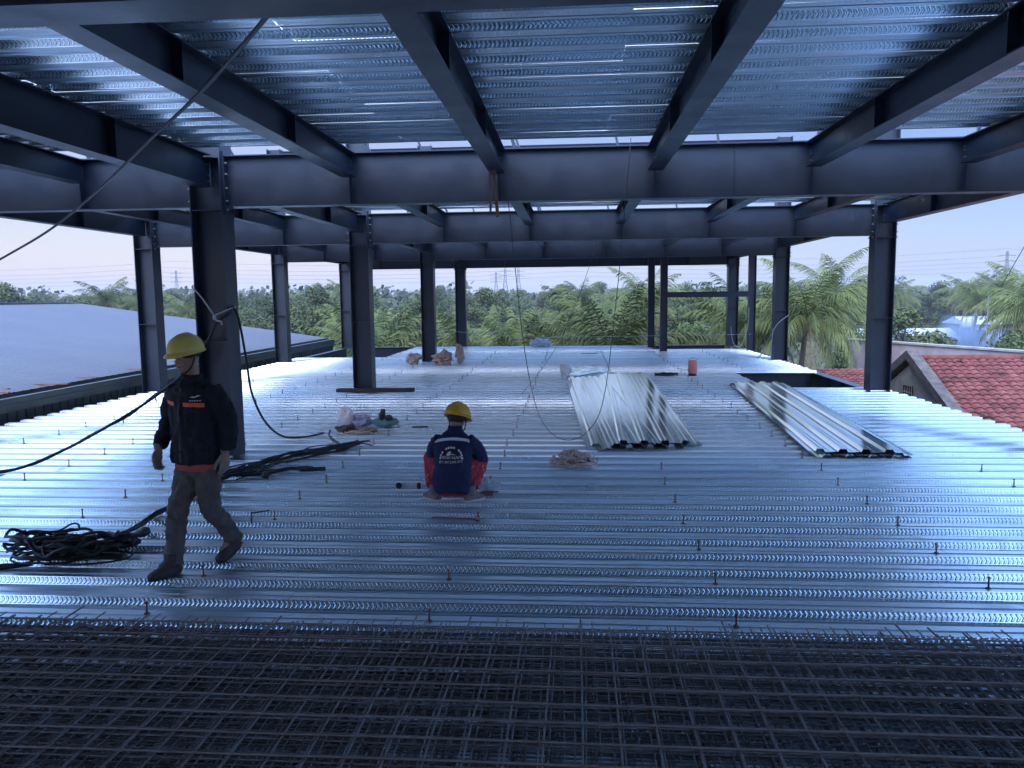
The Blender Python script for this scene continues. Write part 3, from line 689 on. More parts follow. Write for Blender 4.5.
# undergrowth mass between the trunks
uw = MB()
for i in range(45000):
    y = 36 + 90 * rf.random() ** 1.3; x = y * rf.uniform(-.85, .82)
    if x < -9 and y < 36: continue
    if 9 < x < 30 and y < 41: continue
    s = rf.uniform(.10, .3); p = Vector((x, y, gz + rf.random() ** 2 * 2.4)); a = Vector((rf.gauss(0, 1), rf.gauss(0, 1), rf.gauss(0, 1))).normalized(); b = a.orthogonal().normalized()
    uw.add([p - a * s, p - b * s * .5, p + a * s, p + b * s * .5], [(0, 1, 2, 3)])
tag(uw.build('undergrowth', leaf_b), 'low green undergrowth between the tree trunks', 'undergrowth', kind='stuff')

# ------------------------------------------------------------ transmission towers and lines
def pylon(x, y, ztop, label, wd=3.2):
    t = thing('transmission_tower', label, 'tower', (x, y, gz), 'transmission towers on the skyline'); m = MB(); H_ = ztop - gz
    for sx in (-1, 1):
        for sy in (-1, 1): m.tube([(x + sx * wd, y + sy * wd, gz), (x + sx * .5, y + sy * .5, gz + H_ * .7), (x + sx * .25, y + sy * .25, ztop)], .10, 4, smooth=False)
    for k in range(9):
        z0 = gz + H_ * k / 9; z1 = gz + H_ * (k + 1) / 9; r0 = wd + (.4 - wd) * min(1, k / 6.5); r1 = wd + (.4 - wd) * min(1, (k + 1) / 6.5)
        for sy in (-1, 1):
            m.tube([(x - r0, y + sy * r0, z0), (x + r1, y + sy * r1, z1)], .05, 4, smooth=False); m.tube([(x + r0, y + sy * r0, z0), (x - r1, y + sy * r1, z1)], .05, 4, smooth=False)
    m.build('lattice', gut_m, t); a = MB()
    for zz in (.72, .82, .92): a.tube([(x - 3.3, y, gz + H_ * zz), (x, y, gz + H_ * zz + .5), (x + 3.3, y, gz + H_ * zz)], .12, 4, smooth=False)
    a.build('cross_arm', gut_m, t)
pylon(-33.6, 400, 18.4, 'lattice tower on the skyline, middle one of the close trio', 2.2)
pylon(-28.3, 420, 19, 'lattice tower on the skyline, third of the close trio', 2.2)
pylon(-43, 450, 16, 'shortest lattice tower of the close trio on the skyline', 2.0)
pylon(137, 420, 17, 'lattice tower between the big coconut palm and the large column', 2.0)
pylon(170, 330, 17.5, 'lattice tower on the skyline over the pale houses', 2.6)
pylon(-214, 420, 18, 'lattice tower behind the thick cable-tied column', 2.2)
lm_ = mat('power_line_metal', (.12, .12, .14), .6)
for k, (z, dz, y) in enumerate(((19.0, -3.5, 400), (16.5, -3.0, 402), (14.2, -2.6, 404), (12.0, -2.4, 406), (22.5, -3.6, 410))):
    pts = []
    for i in range(49):
        u = i / 48; x = -420 + 840 * u; q = (u * 4) % 1; pts.append((x, y, z + dz * 4 * q * (1 - q)))
    m = MB(); m.tube(pts, .06, 4)
    tag(m.build('power_line', lm_), 'thin power line across the sky, %s from the top' % ['second', 'third', 'fourth', 'lowest', 'first'][k], 'power line', 'power lines strung across the sky')
m = MB(); m.tube(smooth_path([(10.2, 17.5, 4.6), (9.9, 18, 3.6), (9.7, 19, 2.2)], 5), .008, 5)
tag(m.build('thin_cable', wirem), 'thin cable hanging in the sky at the picture edge above the red roof', 'cable')
# smoke
sm_ = bpy.data.materials.new('blue_smoke'); sm_.use_nodes = True; t = sm_.node_tree; t.nodes.clear()
vo = t.nodes.new('ShaderNodeVolumePrincipled'); vo.inputs['Color'].default_value = (.45, .66, .95, 1); ou = t.nodes.new('ShaderNodeOutputMaterial'); t.links.new(vo.outputs[0], ou.inputs['Volume'])
tc = t.nodes.new('ShaderNodeTexCoord'); nz = t.nodes.new('ShaderNodeTexNoise'); nz.inputs['Scale'].default_value = .35; nz.inputs['Detail'].default_value = 5; t.links.new(tc.outputs['Object'], nz.inputs[0])
ln = t.nodes.new('ShaderNodeVectorMath'); ln.operation = 'LENGTH'; mpv = t.nodes.new('ShaderNodeMapping'); mpv.inputs['Scale'].default_value = (1 / 3.4, 1 / 2.5, 1 / 2.8); t.links.new(tc.outputs['Object'], mpv.inputs[0]); t.links.new(mpv.outputs[0], ln.inputs[0])
d1 = math_node(t, 'SUBTRACT', nz.outputs[0], math_node(t, 'MULTIPLY', ln.outputs['Value'], .52)); d2 = math_node(t, 'MAXIMUM', math_node(t, 'MULTIPLY', d1, SMOKE), 0.0); t.links.new(d2, vo.inputs['Density'])
m = MB(); m.ell((0, 0, 0), 4.2, 3, 3.0, n=20, k=12); o = m.build('smoke', sm_); o.location = (28.5, 61, -2.2); tag(o, 'thin blue smoke drifting up behind the pink wall', 'smoke', kind='stuff')

# evening haze over the whole place
hm = bpy.data.materials.new('evening_haze'); hm.use_nodes = True; t = hm.node_tree; t.nodes.clear()
vo = t.nodes.new('ShaderNodeVolumePrincipled'); vo.inputs['Color'].default_value = (.86, .90, 1, 1); vo.inputs['Density'].default_value = HAZE; ou = t.nodes.new('ShaderNodeOutputMaterial'); t.links.new(vo.outputs[0], ou.inputs['Volume'])
m = MB(); m.box(-1600, 1600, -1600, 1600, -5.75, 26)
tag(m.build('haze', hm), 'thin pale evening haze lying over the whole landscape', 'haze', kind='stuff')

# ------------------------------------------------------------ welded mesh in front
def mesh_sheet(z, x0, x1, y0, y1, ang, ox, oy, seed, pitch=.165, r=.0046):
    rr = random.Random(seed); m = MB(); c, s = math.cos(ang), math.sin(ang); cx, cy = (x0 + x1) / 2, (y0 + y1) / 2
    def tr(x, y, z): return (cx + (x - cx) * c - (y - cy) * s, cy + (x - cx) * s + (y - cy) * c, z)
    def sag(x, y): return .012 * noise.noise(Vector((x * .9 + seed, y * .9, seed * 3.1)))
    x = x0 + ox
    while x < x1:
        d = rr.uniform(-.004, .004); e = rr.uniform(-.10, .16)
        m.tube([tr(x + d * math.sin(k), y0 + (y1 + e - y0) * k / 8, z + sag(x, y0 + (y1 - y0) * k / 8)) for k in range(9)], r, 5, smooth=True); x += pitch
    y = y0 + oy
    while y < y1 - .03:
        d = rr.uniform(-.004, .004)
        m.tube([tr(x0 + (x1 - x0) * k / 20, y + d * math.sin(k * 1.7), z + 2 * r + sag(x0 + (x1 - x0) * k / 20, y)) for k in range(21)], r, 5, smooth=True); y += pitch
    return m
NL = 12
for k in range(NL):
    rr = random.Random(50 + k); top = k == NL - 1
    z = .012 + k * .0155; y1 = 4.74 - .028 * k + rr.uniform(-.1, .03) if not top else 4.46
    rb_r = .0056 if top else .0042
    m = mesh_sheet(z, -6.2 + rr.uniform(-.2, .2), 6.0 + rr.uniform(-.2, .2), 1.2, y1, rr.uniform(-.012, .012) if not top else -.006, rr.uniform(0, .16), rr.uniform(0, .16), 50 + k, r=rb_r)
    o = m.build('welded_mesh_sheet', rebar)
    if top: tag(o, 'topmost sheet of dark welded rebar mesh on the stack across the deck', 'rebar mesh', 'stacked sheets of welded rebar mesh')
    else: tag(o, 'dark welded rebar mesh sheet lying inside the stack below the topmost one', 'rebar mesh', 'stacked sheets of welded rebar mesh')

# ------------------------------------------------------------ loose deck sheets
def loose_sheet(p0, p1, width_ribs, z, label, group, off=0, seed=1, bend=.0):
    """a 3-rib trapezoid sheet laid from near point p0 to far point p1 (centre line)"""
    a = Vector((*p0, 0)); b = Vector((*p1, 0)); d = (b - a).normalized(); s = Vector((d.y, -d.x, 0)); rr = random.Random(seed)
    PL = .285; nr = width_ribs + 1; prof = []; W = nr * PL
    prof.append((-W / 2, 0))
    for k in range(nr):
        c = -W / 2 + (k + .5) * PL
        prof += [(c - .062, 0), (c - .042, .038), (c - .012, .038), (c - .007, .033), (c + .007, .033), (c + .012, .038), (c + .042, .038), (c + .062, 0), (c + .125, 0), (c + .131, .007), (c + .145, .007), (c + .151, 0)]
    prof.append((W / 2 + .012, 0)); prof.append((W / 2 + .018, .02))
    m = MB(); N_ = 14; n = len(prof); vs = []
    for i in range(N_ + 1):
        q = a.lerp(b, i / N_); h = z + bend * math.sin(i / N_ * math.pi) + rr.uniform(-.001, .001)
        for (pu, pz) in prof: vs.append(q + s * pu + Vector((0, 0, h + pz + .002 * math.sin(pu * 3 + i * .5))))
    o = len(m.v); fs = [(i * n + j, i * n + j + 1, (i + 1) * n + j + 1, (i + 1) * n + j) for i in range(N_) for j in range(n - 1)]
    m.add(vs, fs); ob = m.build('deck_sheet', loose_m)
    sol = ob.modifiers.new('t', 'SOLIDIFY'); sol.thickness = .002
    return tag(ob, label, 'deck sheet', group)
loose_m = mat('new_deck_sheet', (.84, .93, .92), .13, .97, var=(.78, .87, .87), vscale=1.0, stretch=(1, .2, 1), rvar=.03)
g1 = 'loose deck sheets in the larger central stack'
loose_sheet((.90, 10.75), (.56, 20.3), 3, .008, 'lowest sheet of the larger central stack, at its side toward the rope heap', g1, seed=1)
loose_sheet((.90 + .285, 10.95), (.56 + .285, 20.5), 3, .014, 'second sheet of the larger central stack, shifted toward the columns', g1, seed=2)
loose_sheet((.90, 10.70), (.56 , 20.1), 3, .022, 'third sheet of the larger central stack with dark openings at its near end', g1, seed=3)
loose_sheet((1.12, 10.95), (1.30, 20.7), 3, .070, 'topmost sheet of the larger central stack, angled across the others', g1, seed=4)
loose_sheet((.74, 10.85), (.40, 20.0), 3, .046, 'narrow shifted sheet of the larger central stack lying over the valleys of the others', g1, seed=5)
g2 = 'loose deck sheets in the skewed stack by the opening'
for k, (dx, z) in enumerate(((0, .008), (.05, .03), (-.03, .052))):
    loose_sheet((3.66 + dx, 10.25 + .1 * k), (4.22 + dx * .5, 18.85 - .1 * k), 3, z, ['lowest', 'middle', 'topmost'][k] + ' sheet of the skewed stack by the near opening', g2, seed=7 + k)
m = MB(); 
def flat_strip(name, pts, wd, z, mt, label, cat, th=.02, group=None):
    a, b = Vector((*pts[0], z)), Vector((*pts[1], z)); d = (b - a).normalized(); s = Vector((d.y, -d.x, 0)) * wd / 2; m = MB()
    m.loft([[a - s, a + s, a + s + Vector((0, 0, th)), a - s + Vector((0, 0, th))], [b - s, b + s, b + s + Vector((0, 0, th)), b - s + Vector((0, 0, th))]], smooth=False)
    return tag(m.build(name, mt), label, cat, group)
flat_strip('metal_offcut', ((-.05, 20.5), (.75, 22.0)), .35, .05, loose_m, 'bright metal offcut lying askew beyond the larger central stack', 'metal offcut', .03)
flat_strip('metal_offcut', ((-.25, 20.7), (.45, 22.4)), .16, .09, loose_m, 'narrow bright metal offcut on top of the wider one', 'metal offcut', .03)
flat_strip('metal_offcut', ((-1.6, 15.0), (-.9, 15.2)), .05, .0, loose_m, 'small bright strip lying on the deck beyond the squatting worker', 'metal offcut', .01)
flat_strip('metal_offcut', ((.3, 29.0), (.9, 29.1)), .12, .0, rust, 'thin brown strip far out on the deck', 'metal offcut', .02)

# ------------------------------------------------------------ planks, sacks, bucket, heaps
plank_m = mat('weathered_dark_plank', (.10, .08, .065), .9, var=(.045, .038, .033), vscale=3, stretch=(1, 12, 12), bump=.004, bscale=20)
flat_strip('plank', ((-5.25, 17.36), (-4.3, 17.30)), .22, .02, plank_m, 'dark weathered plank against the column foot, shorter one', 'plank', .07)
flat_strip('plank', ((-4.55, 17.22), (-3.5, 17.28)), .20, .03, plank_m, 'dark weathered plank against the column foot, longer one', 'plank', .08)
sack_m = mat('pink_sack', (.72, .48, .38), .8, var=(.55, .34, .26), vscale=9, bump=.02, bscale=14)
sack_d = mat('brown_sack', (.42, .24, .17), .9, var=(.68, .45, .36), vscale=9, bump=.02, bscale=14)
def sack(x, y, r, h, mt, label, seed):
    m = MB(); rings = []
    for k, (q, z) in enumerate(((.70, 0), (1.0, .08), (1.12, .25), (1.05, .42), (1.08, .58), (.85, .74), (.62, .84), (.55, .9), (.78, 1.0), (.7, 1.0), (.42, .86))):
        ring_ = []
        for j in range(24):
            a = j * math.pi / 12; v = Vector((math.cos(a), math.sin(a), z * 2)); f = 1 + .38 * noise.noise(v * 1.6 + Vector((seed * 5, 0, 0))) + .22 * noise.noise(v * 4.5 + Vector((0, seed * 3, 0)))
            ring_.append(Vector((x + v.x * r * q * f, y + v.y * r * q * f, max(0, h * (z + .10 * z * noise.noise(v * 2.2 + Vector((seed, seed, 0))))))))
        rings.append(ring_)
    m.loft(rings); return tag(m.build('sack', mt), label, 'sack', 'sacks at the column foot')
buck = mat('pink_plastic', (.75, .25, .22), .45, var=(.62, .2, .18), vscale=6)
t = thing('plastic_container', 'pink plastic container standing alone on the deck near the slim posts', 'container', (3.1, 20.9, 0))
m = MB(); m.loft([[Vector((3.1 + math.cos(j * .5236) * r, 20.9 + math.sin(j * .5236) * r, z)) for j in range(12)] for r, z in ((.10, .06), (.12, .08), (.12, .36), (.11, .40), (.05, .41))]); m.build('container_body', buck, t)
m = MB(); m.disc((3.1, 20.9, 0), .105, .06, 12); m.build('dark_foot', rubber, t)
m = MB(); m.tube([(3.1 + .11 * math.cos(a * .35), 20.9, .40 + .07 * math.sin(a * .35)) for a in range(10)], .008, 5); m.build('handle', rope_w, t)
def heap(name, c, R_, h, n, r, mt, label, cat, seed, loop=.5):
    rr = random.Random(seed); m = MB()
    for k in range(n):
        a0 = rr.random() * 6.28; q = R_ * rr.uniform(.1, .75); cx = c[0] + math.cos(a0) * q * .8; cy = c[1] + math.sin(a0) * q * .5; rad = R_ * rr.uniform(.2, loop); pts = []
        ph = rr.random() * 6; N_ = 12
        for i in range(N_):
            a = ph + i * .55; pts.append((cx + math.cos(a) * rad * 1.3, cy + math.sin(a) * rad * .8, r + h * rr.uniform(0, 1) * (1 - q / R_) + .004 * k / n))
        m.tube(smooth_path(pts, 3), r, 5)
    return tag(m.build(name, mt), label, cat)
rope_b = mat('frayed_beige_rope', (.78, .60, .50), .85, var=(.45, .3, .24), vscale=30)
heap('rope_heap', (.0, 9.75), .30, .20, 26, .010, rope_b, 'tangled heap of beige rope in front of the larger sheet stack', 'rope', 4)
heap('cable_scrap', (2.45, 21.0), .34, .06, 9, .018, mat('dark_green_scrap', (.02, .035, .03), .8), 'dark flat heap of scraps beside the pink container', 'scrap', 5)
cl = mat('white_plastic_bag', (.70, .72, .76), .5, var=(.5, .5, .56), vscale=12)
def crumple(name, c, rx, ry, rz, mt, label, cat, seed, amp=.6, parent=None):
    m = MB(); n, k = 18, 12; rings = []
    for i in range(k + 1):
        th = math.pi * (.02 + .96 * i / k); ring = []
        for j in range(n):
            v = Vector((math.cos(2 * math.pi * j / n) * math.sin(th), math.sin(2 * math.pi * j / n) * math.sin(th), -math.cos(th)))
            f = 1 + amp * noise.noise(v * 1.7 + Vector((seed, seed * 2, 0))) + amp * .8 * noise.noise(v * 4.5 + Vector((0, seed, 0)))
            ring.append(Vector((c[0] + v.x * rx * f, c[1] + v.y * ry * f, max(.003, c[2] + rz + v.z * rz * f))))
        rings.append(ring)
    m.loft(rings, smooth=False); o = m.build(name, mt, parent); return tag(o, label, cat) if label else o
for nm, c_, rx, ry, rz, mt_, lb_, sd_ in ((0, (-5.0, 24.7, 0), .20, .17, .17, sack_m, 'pale pink sack crumpled on the warehouse side of the far column foot', 31), (0, (-3.98, 24.3, 0), .27, .22, .21, sack_d, 'fat brownish pink sack slumped in front of the far column', 32), (0, (-3.58, 24.9, 0), .12, .12, .28, sack_m, 'slim upright pink sack behind the fat brownish one', 33)):
    crumple('sack', c_, rx, ry, rz, mt_, lb_, 'sack', sd_, .75)['group'] = 'sacks at the column foot'
crumple('plastic_bag', (-1.35, 33.3, 0), .42, .25, .16, cl, 'white bundled bag lying at the far deck edge', 'bag', 3)
crumple('plastic_bag', (-.2, 20.1, 0), .13, .1, .2, cl, 'small white bag beside the bright offcuts', 'bag', 5)
crumple('plastic_bag', (-3.74, 12.7, 0), .15, .12, .16, mat('white_paper_sack', (.85, .78, .76), .8), 'white paper bag standing behind the brown rags', 'bag', 8, .25)
crumple('plastic_bag', (-3.47, 12.75, 0), .17, .12, .10, mat('lilac_bag', (.42, .38, .50), .5), 'lilac grey plastic bag between the white bag and the green pouch', 'bag', 9)
crumple('rag', (-3.55, 12.1, 0), .16, .10, .06, mat('brown_rag', (.10, .09, .07), .9), 'dark brown rag pile at the end of the cable', 'rag', 11, .5)
crumple('rag', (-3.2, 12.05, 0), .17, .09, .045, mat('tan_rag', (.20, .18, .13), .9), 'khaki rags beside the dark brown pile', 'rag', 13, .6)
heap('wire_scrap', (-3.3, 12.0), .3, .08, 8, .008, rope_b, 'tangle of thin tan wire over the rags', 'wire', 14)
t = thing('tool_pouch', 'green tool pouch with a black tool sticking up from it', 'pouch', (-3.05, 12.65, 0))
crumple('pouch_body', (-3.05, 12.65, 0), .21, .13, .08, mat('teal_canvas', (.10, .22, .21), .7), None, None, 17, .3, t)
m = MB(); m.tube([(-3.08, 12.6, .08), (-3.10, 12.62, .2), (-3.07, 12.62, .3)], [.05, .06, .035], 8); m.ell((-2.98, 12.58, .17), .07, .05, .05); m.build('black_tool', rubber, t)
flat_strip('steel_flat_bar', ((-2.6, 12.6), (-2.35, 12.65)), .03, .0, rubber, 'short dark bar on the deck beyond the green pouch', 'bar')
# power tool and clear bag beside the squatting worker
t = thing('angle_grinder', 'small white and black power tool lying beside the squatting worker', 'power tool', (-1.8, 8.42, 0))
m = MB(); m.tube([(-1.93, 8.42, .055), (-1.84, 8.42, .055), (-1.83, 8.42, .055)], [.035, .035, .03], 10); m.tube([(-1.83, 8.42, .055), (-1.70, 8.44, .05), (-1.62, 8.44, .05)], [.024, .028, .024], 10); m.build('tool_body', cl, t)
m = MB(); m.tube([(-1.90, 8.40, .06), (-1.89, 8.36, .07)], .034, 10); m.tube([(-1.70, 8.44, .05), (-1.66, 8.44, .05)], .034, 10); m.build('grip_rings', rubber, t)
m = MB(); m.tube([(-1.62, 8.44, .05), (-1.5, 8.5, .01), (-1.42, 8.62, .01), (-1.3, 8.7, .01)], .006, 5); m.build('lead', rubber, t)
glass_bag = mat('clear_plastic_bag', (.75, .8, .86), .25, var=(.55, .6, .68), vscale=14, alpha=.6)
crumple('plastic_bag', (-.93, 8.42, 0), .13, .10, .06, glass_bag, 'clear plastic bag of parts beside the squatting worker', 'bag', 19, .5)
m = MB(); m.box(-1.0, -.85, 8.2, 8.26, .0, .03); m.tube([(-.98, 8.3, .02), (-.8, 8.33, .02)], .012, 6); tag(m.build('rusty_clamp', rust), 'small rusty clamp by the clear plastic bag', 'clamp')
m = MB(); m.tube([(-1.35, 7.35, .008), (-.95, 7.32, .008), (-.9, 7.25, .008)], .007, 5); tag(m.build('wire_rod', rust), 'thin brown rod on the deck just behind the squatting worker', 'rod')

# ------------------------------------------------------------ cables
def strands(m, path, n, spread, r, seed, lift=.0, k=5):
    rr = random.Random(seed)
    for s in range(n):
        ox, oy = rr.uniform(-spread, spread), rr.uniform(-spread, spread); pts = []
        for i, p in enumerate(path):
            pts.append((p[0] + ox + rr.uniform(-spread, spread) * .8, p[1] + oy + rr.uniform(-spread, spread) * .8, p[2] + r + rr.uniform(0, lift)))
        m.tube(smooth_path(pts, k), r, 6)
t = thing('cable_coil', 'loosely coiled heap of black cables in front of the walking worker', 'cable', (-4.15, 6.05, 0))
m = MB(); rr = random.Random(77)
for s in range(34):
    cx = -4.33 + rr.uniform(-.1, .42); cy = 5.98 + rr.uniform(-.10, .30); a0 = rr.random() * 6.28; ra = rr.uniform(.14, .36); rb_ = rr.uniform(.08, .2); pts = []; rot = rr.uniform(-.1, .55)
    for i in range(15):
        a = a0 + i * .5; x = math.cos(a) * ra; y = math.sin(a) * rb_; pts.append((cx + x * math.cos(rot) - y * math.sin(rot), cy + x * math.sin(rot) + y * math.cos(rot), .014 + .006 * s * rr.uniform(.5, 1) + .05 * max(0, math.sin(a * .5 + s))))
    m.tube(smooth_path(pts, 3), rr.choice((.011, .013, .009)), 6)
m.build('coil_loops', rubber, t)
m = MB(); m.tube([(-3.93, 6.28, .13), (-3.72, 6.24, .10)], [.038, .038], 10); m.tube([(-3.72, 6.24, .10), (-3.66, 6.23, .10)], .03, 10); m.build('plug', mat('dark_plug', (.04, .04, .045), .4), t)
m = MB(); m.tube([(-3.72, 6.32, .12), (-3.60, 6.36, .15)], .027, 8); m.build('plug', mat('dark_plug_grey', (.10, .10, .11), .5), t)
m = MB(); strands(m, [(-4.9, 5.55, 0), (-4.6, 5.75, 0), (-4.35, 5.85, 0)], 4, .04, .011, 5, .02); m.build('cable_tail', rubber, t)
BP = [(-3.95, 6.35, .05), (-4.0, 6.85, 0), (-4.05, 7.36, 0), (-4.03, 7.9, 0), (-4.08, 8.66, 0), (-4.02, 9.24, 0), (-3.95, 9.7, 0)]
m = MB(); strands(m, BP, 5, .025, .010, 6, .04); tag(m.build('power_cable', rubber), 'black cable run from the coil passing behind the walking worker', 'cable')
BP2 = [(-4.05, 8.8, 0), (-3.95, 9.3, 0), (-3.85, 9.7, 0), (-3.65, 10.1, 0), (-3.45, 10.4, 0), (-3.2, 10.7, 0), (-3.0, 10.95, 0)]
m = MB(); strands(m, BP2, 16, .13, .009, 7, .09); tag(m.build('power_cable', rubber), 'thick tangle of black cables stretching from the worker toward the rags', 'cable')
m = MB(); strands(m, [(-3.95, 9.0, 0), (-3.75, 9.1, 0), (-3.5, 9.3, 0), (-3.2, 9.35, 0)], 6, .06, .012, 8, .05); m.tube([(-3.32, 9.3, .03), (-3.02, 9.37, .03)], .028, 8)
tag(m.build('power_cable', rubber), 'side branch of black cable ending in a thick dark sleeve', 'cable')
m = MB(); strands(m, [(-3.15, 10.7, .02), (-3.5, 11.3, .0), (-3.7, 11.7, .02), (-3.75, 11.95, .04)], 3, .02, .011, 9, .02); tag(m.build('power_cable', rubber), 'black cable linking the tangle to the rags', 'cable')
m = MB(); m.tube(smooth_path([(-4.462, 10.28, 1.98), (-4.44, 10.36, 1.80), (-4.43, 10.5, 1.3), (-4.42, 10.62, .8), (-4.36, 10.9, .36), (-4.25, 11.3, .08), (-4.0, 11.6, .03), (-3.85, 11.9, .03)], 7), .016, 7)
tag(m.build('power_cable', rubber), 'black cable dropping from the tied column and sweeping to the rags', 'cable')
m = MB(); airp = smooth_path([(-4.455, 10.2, 1.99), (-4.455, 10.08, 1.92), (-4.62, 10.07, 1.80), (-4.75, 10.04, 1.55), (-5.0, 9.9, 1.17), (-5.44, 9.8, .82), (-5.87, 9.6, .53), (-6.43, 9.4, .22), (-6.95, 9.1, .03), (-7.8, 8.7, .02)], 7)
m.tube(airp, .019, 7); m.tube([p + Vector((.012 * math.sin(i * .7), .01, .02 * math.cos(i * .55))) for i, p in enumerate(airp)], .012, 6)
for i in (26, 34, 40): q = airp[i]; m.tube([q, q + Vector((.015, 0, -.07))], .008, 5)
tag(m.build('power_cable', rubber), 'taped black cable slung from the tied column down across the deck', 'cable')
m = MB(); m.tube(smooth_path([(-4.93, 10.075, 2.27), (-4.8, 10.07, 2.12), (-4.64, 10.045, 1.90)], 5), .010, 6); m.tube(smooth_path([(-4.64, 10.04, 1.90), (-4.6, 10.03, 1.83), (-4.55, 10.03, 1.82), (-4.53, 10.03, 1.77)], 4), .012, 6); m.ell((-4.63, 10.035, 1.87), .025, .02, .03)
m.tube(smooth_path([(-4.93, 10.08, 2.27), (-4.95, 10.2, 2.28), (-4.93, 10.47, 2.2), (-4.6, 10.48, 2.05), (-4.46, 10.3, 2.0), (-4.46, 10.08, 1.97), (-4.62, 10.04, 1.9)], 5), .009, 6)
tag(m.build('tie_rope', rope_w), 'short white rope tying the black cable to the thick column', 'rope')
m = MB(); m.tube(smooth_path([(-1.05, 3.06, 3.285), (-1.5, 3.9, 3.41), (-2.42, 5.2, 3.44), (-3.42, 6.4, 3.39), (-4.71, 7.8, 3.22), (-6.08, 9.0, 2.93), (-7.55, 9.95, 2.59), (-9.38, 10.15, 1.75)], 8), .013, 6)
tag(m.build('overhead_cable', rubber), 'black cable crossing diagonally overhead near the camera', 'cable')
m = MB(); m.tube(smooth_path([(-.84, 9.9, 3.64), (-.82, 9.9, 3.53), (-.76, 9.9, 3.03), (-.71, 9.9, 2.48), (-.63, 9.9, 1.68), (-.54, 9.9, 1.06), (-.41, 9.9, .58), (-.2, 9.9, .33), (.06, 9.9, .32), (.29, 9.9, .55), (.4, 9.9, .93), (.48, 9.9, 1.55), (.58, 9.9, 2.53), (.69, 9.9, 3.83), (.7, 9.95, 3.95)], 6), .005, 5)
tag(m.build('hanging_wire', wirem), 'thin wire hanging from the upper deck in a long loop', 'wire')
m = MB(); m.tube(smooth_path([(.66, 19.5, 3.6), (.2, 20.5, 2.2), (-.3, 21, 1.0), (-.75, 20.5, .3), (-1.0, 19.6, .02), (-1.1, 17, .01)], 6), .006, 5)
tag(m.build('hanging_wire', wirem), 'second thin wire slanting down to the deck behind the loop', 'wire')
m = MB(); m.tube(smooth_path([(-8.9, 33.2, 1.1), (-4.31, 33.3, .59), (-1.6, 33.3, .40), (-.53, 33.3, .39), (3.15, 32.5, .45), (6.6, 30.2, .6)], 8), .011, 5)
tag(m.build('guard_string', rope_w), 'thin pale guard string along the far deck edge', 'string')
m = MB(); m.tube(smooth_path([(6.76, 25.68, 1.42), (6.45, 25.6, 1.2), (6.27, 25.6, .95), (6.22, 25.75, .75), (6.1, 26.2, .2), (6.0, 26.5, .01)], 6), .014, 6); m.tube(smooth_path([(6.27, 25.6, .95), (6.24, 25.66, .5), (6.22, 25.6, .02)], 5), .012, 6)
m.tube(smooth_path([(6.76, 25.66, 1.4), (6.78, 25.9, 1.4), (6.76, 26.08, 1.38), (6.3, 26.08, 1.1), (6.27, 25.66, .97)], 5), .011, 6)
tag(m.build('tie_rope', rope_w), 'white rope wrapped round the column by the big coconut palm', 'rope')
m = MB(); m.tube(smooth_path([(6.5, 30.2, 1.6), (6.45, 30.1, .9), (6.2, 30.0, .2), (5.9, 29.9, .3), (5.8, 29.9, .9)], 6), .01, 5); tag(m.build('tie_rope', rope_w), 'thin looped rope hanging from the slim post at the tie beam end', 'rope')
wood = mat('pale_wood_stick', (.35, .20, .15), .8, var=(.22, .12, .09), vscale=8, stretch=(8, 8, 1))
t = thing('wooden_stick', 'shorter pale wooden stick hanging under the beam end', 'stick', (-.965, 9.75, 3.0), 'wooden sticks hanging under the beam'); m = MB(); m.box(-1.0, -.975, 9.74, 9.765, 3.12, 3.60); m.build('stick_shaft', wood, t)
t = thing('wooden_stick', 'longer reddish wooden stick hanging under the beam end', 'stick', (-.93, 9.75, 3.0), 'wooden sticks hanging under the beam'); m = MB(); m.loft([[Vector((x, y, z)) for x, y in ((-.955 + d, 9.74), (-.915 + d, 9.74), (-.915 + d, 9.77), (-.955 + d, 9.77))] for z, d in ((3.60, -.01), (3.05, .035))], smooth=False); m.build('stick_shaft', wood, t)
m = MB(); m.tube([(-3.02, 7.1, .01), (-3.1, 7.3, .03), (-3.16, 7.42, .01), (-3.0, 7.5, .02)], .008, 5); tag(m.build('wire_hook', rubber), 'small bent black wire on the deck beside the walking worker', 'wire')
m = MB(); m.tube([(-3.66, 9.0, .03), (-3.60, 9.0, .03)], .045, 10); tag(m.build('tape_roll', rubber), 'small dark roll lying among the cables by the worker', 'tape roll')

# ------------------------------------------------------------ people
def bake(ob, voxel, smooth=2, wr=0, ws=.1, sub=False):
    r = ob.modifiers.new('r', 'REMESH'); r.mode = 'VOXEL'; r.voxel_size = voxel; r.use_smooth_shade = True
    s = ob.modifiers.new('s', 'SMOOTH'); s.factor = .5; s.iterations = smooth
    if wr:
        tx = bpy.data.textures.new('folds', 'CLOUDS'); tx.noise_scale = ws; tx.noise_depth = 2
        d = ob.modifiers.new('d', 'DISPLACE'); d.texture = tx; d.strength = wr; d.mid_level = .5; d.texture_coords = 'LOCAL'
    bpy.context.view_layer.update(); dg = bpy.context.evaluated_depsgraph_get()
    me = bpy.data.meshes.new_from_object(ob.evaluated_get(dg)); ob.modifiers.clear(); mt = list(ob.data.materials); ob.data = me
    me.materials.clear()
    for q in mt: me.materials.append(q)
    for p in me.polygons: p.use_smooth = True
    return ob
class Frame:
    def __init__(s, base, f):
        s.b = Vector(base); s.f = Vector((f[0], f[1], 0)).normalized(); s.r = Vector((s.f.y, -s.f.x, 0))
    def __call__(s, r, f, z): return s.b + s.r * r + s.f * f + Vector((0, 0, z))
def ring(c, ax, ay, a, b, n=20):
    return [c + ax * math.cos(2 * math.pi * j / n) * a + ay * math.sin(2 * math.pi * j / n) * b for j in range(n)]
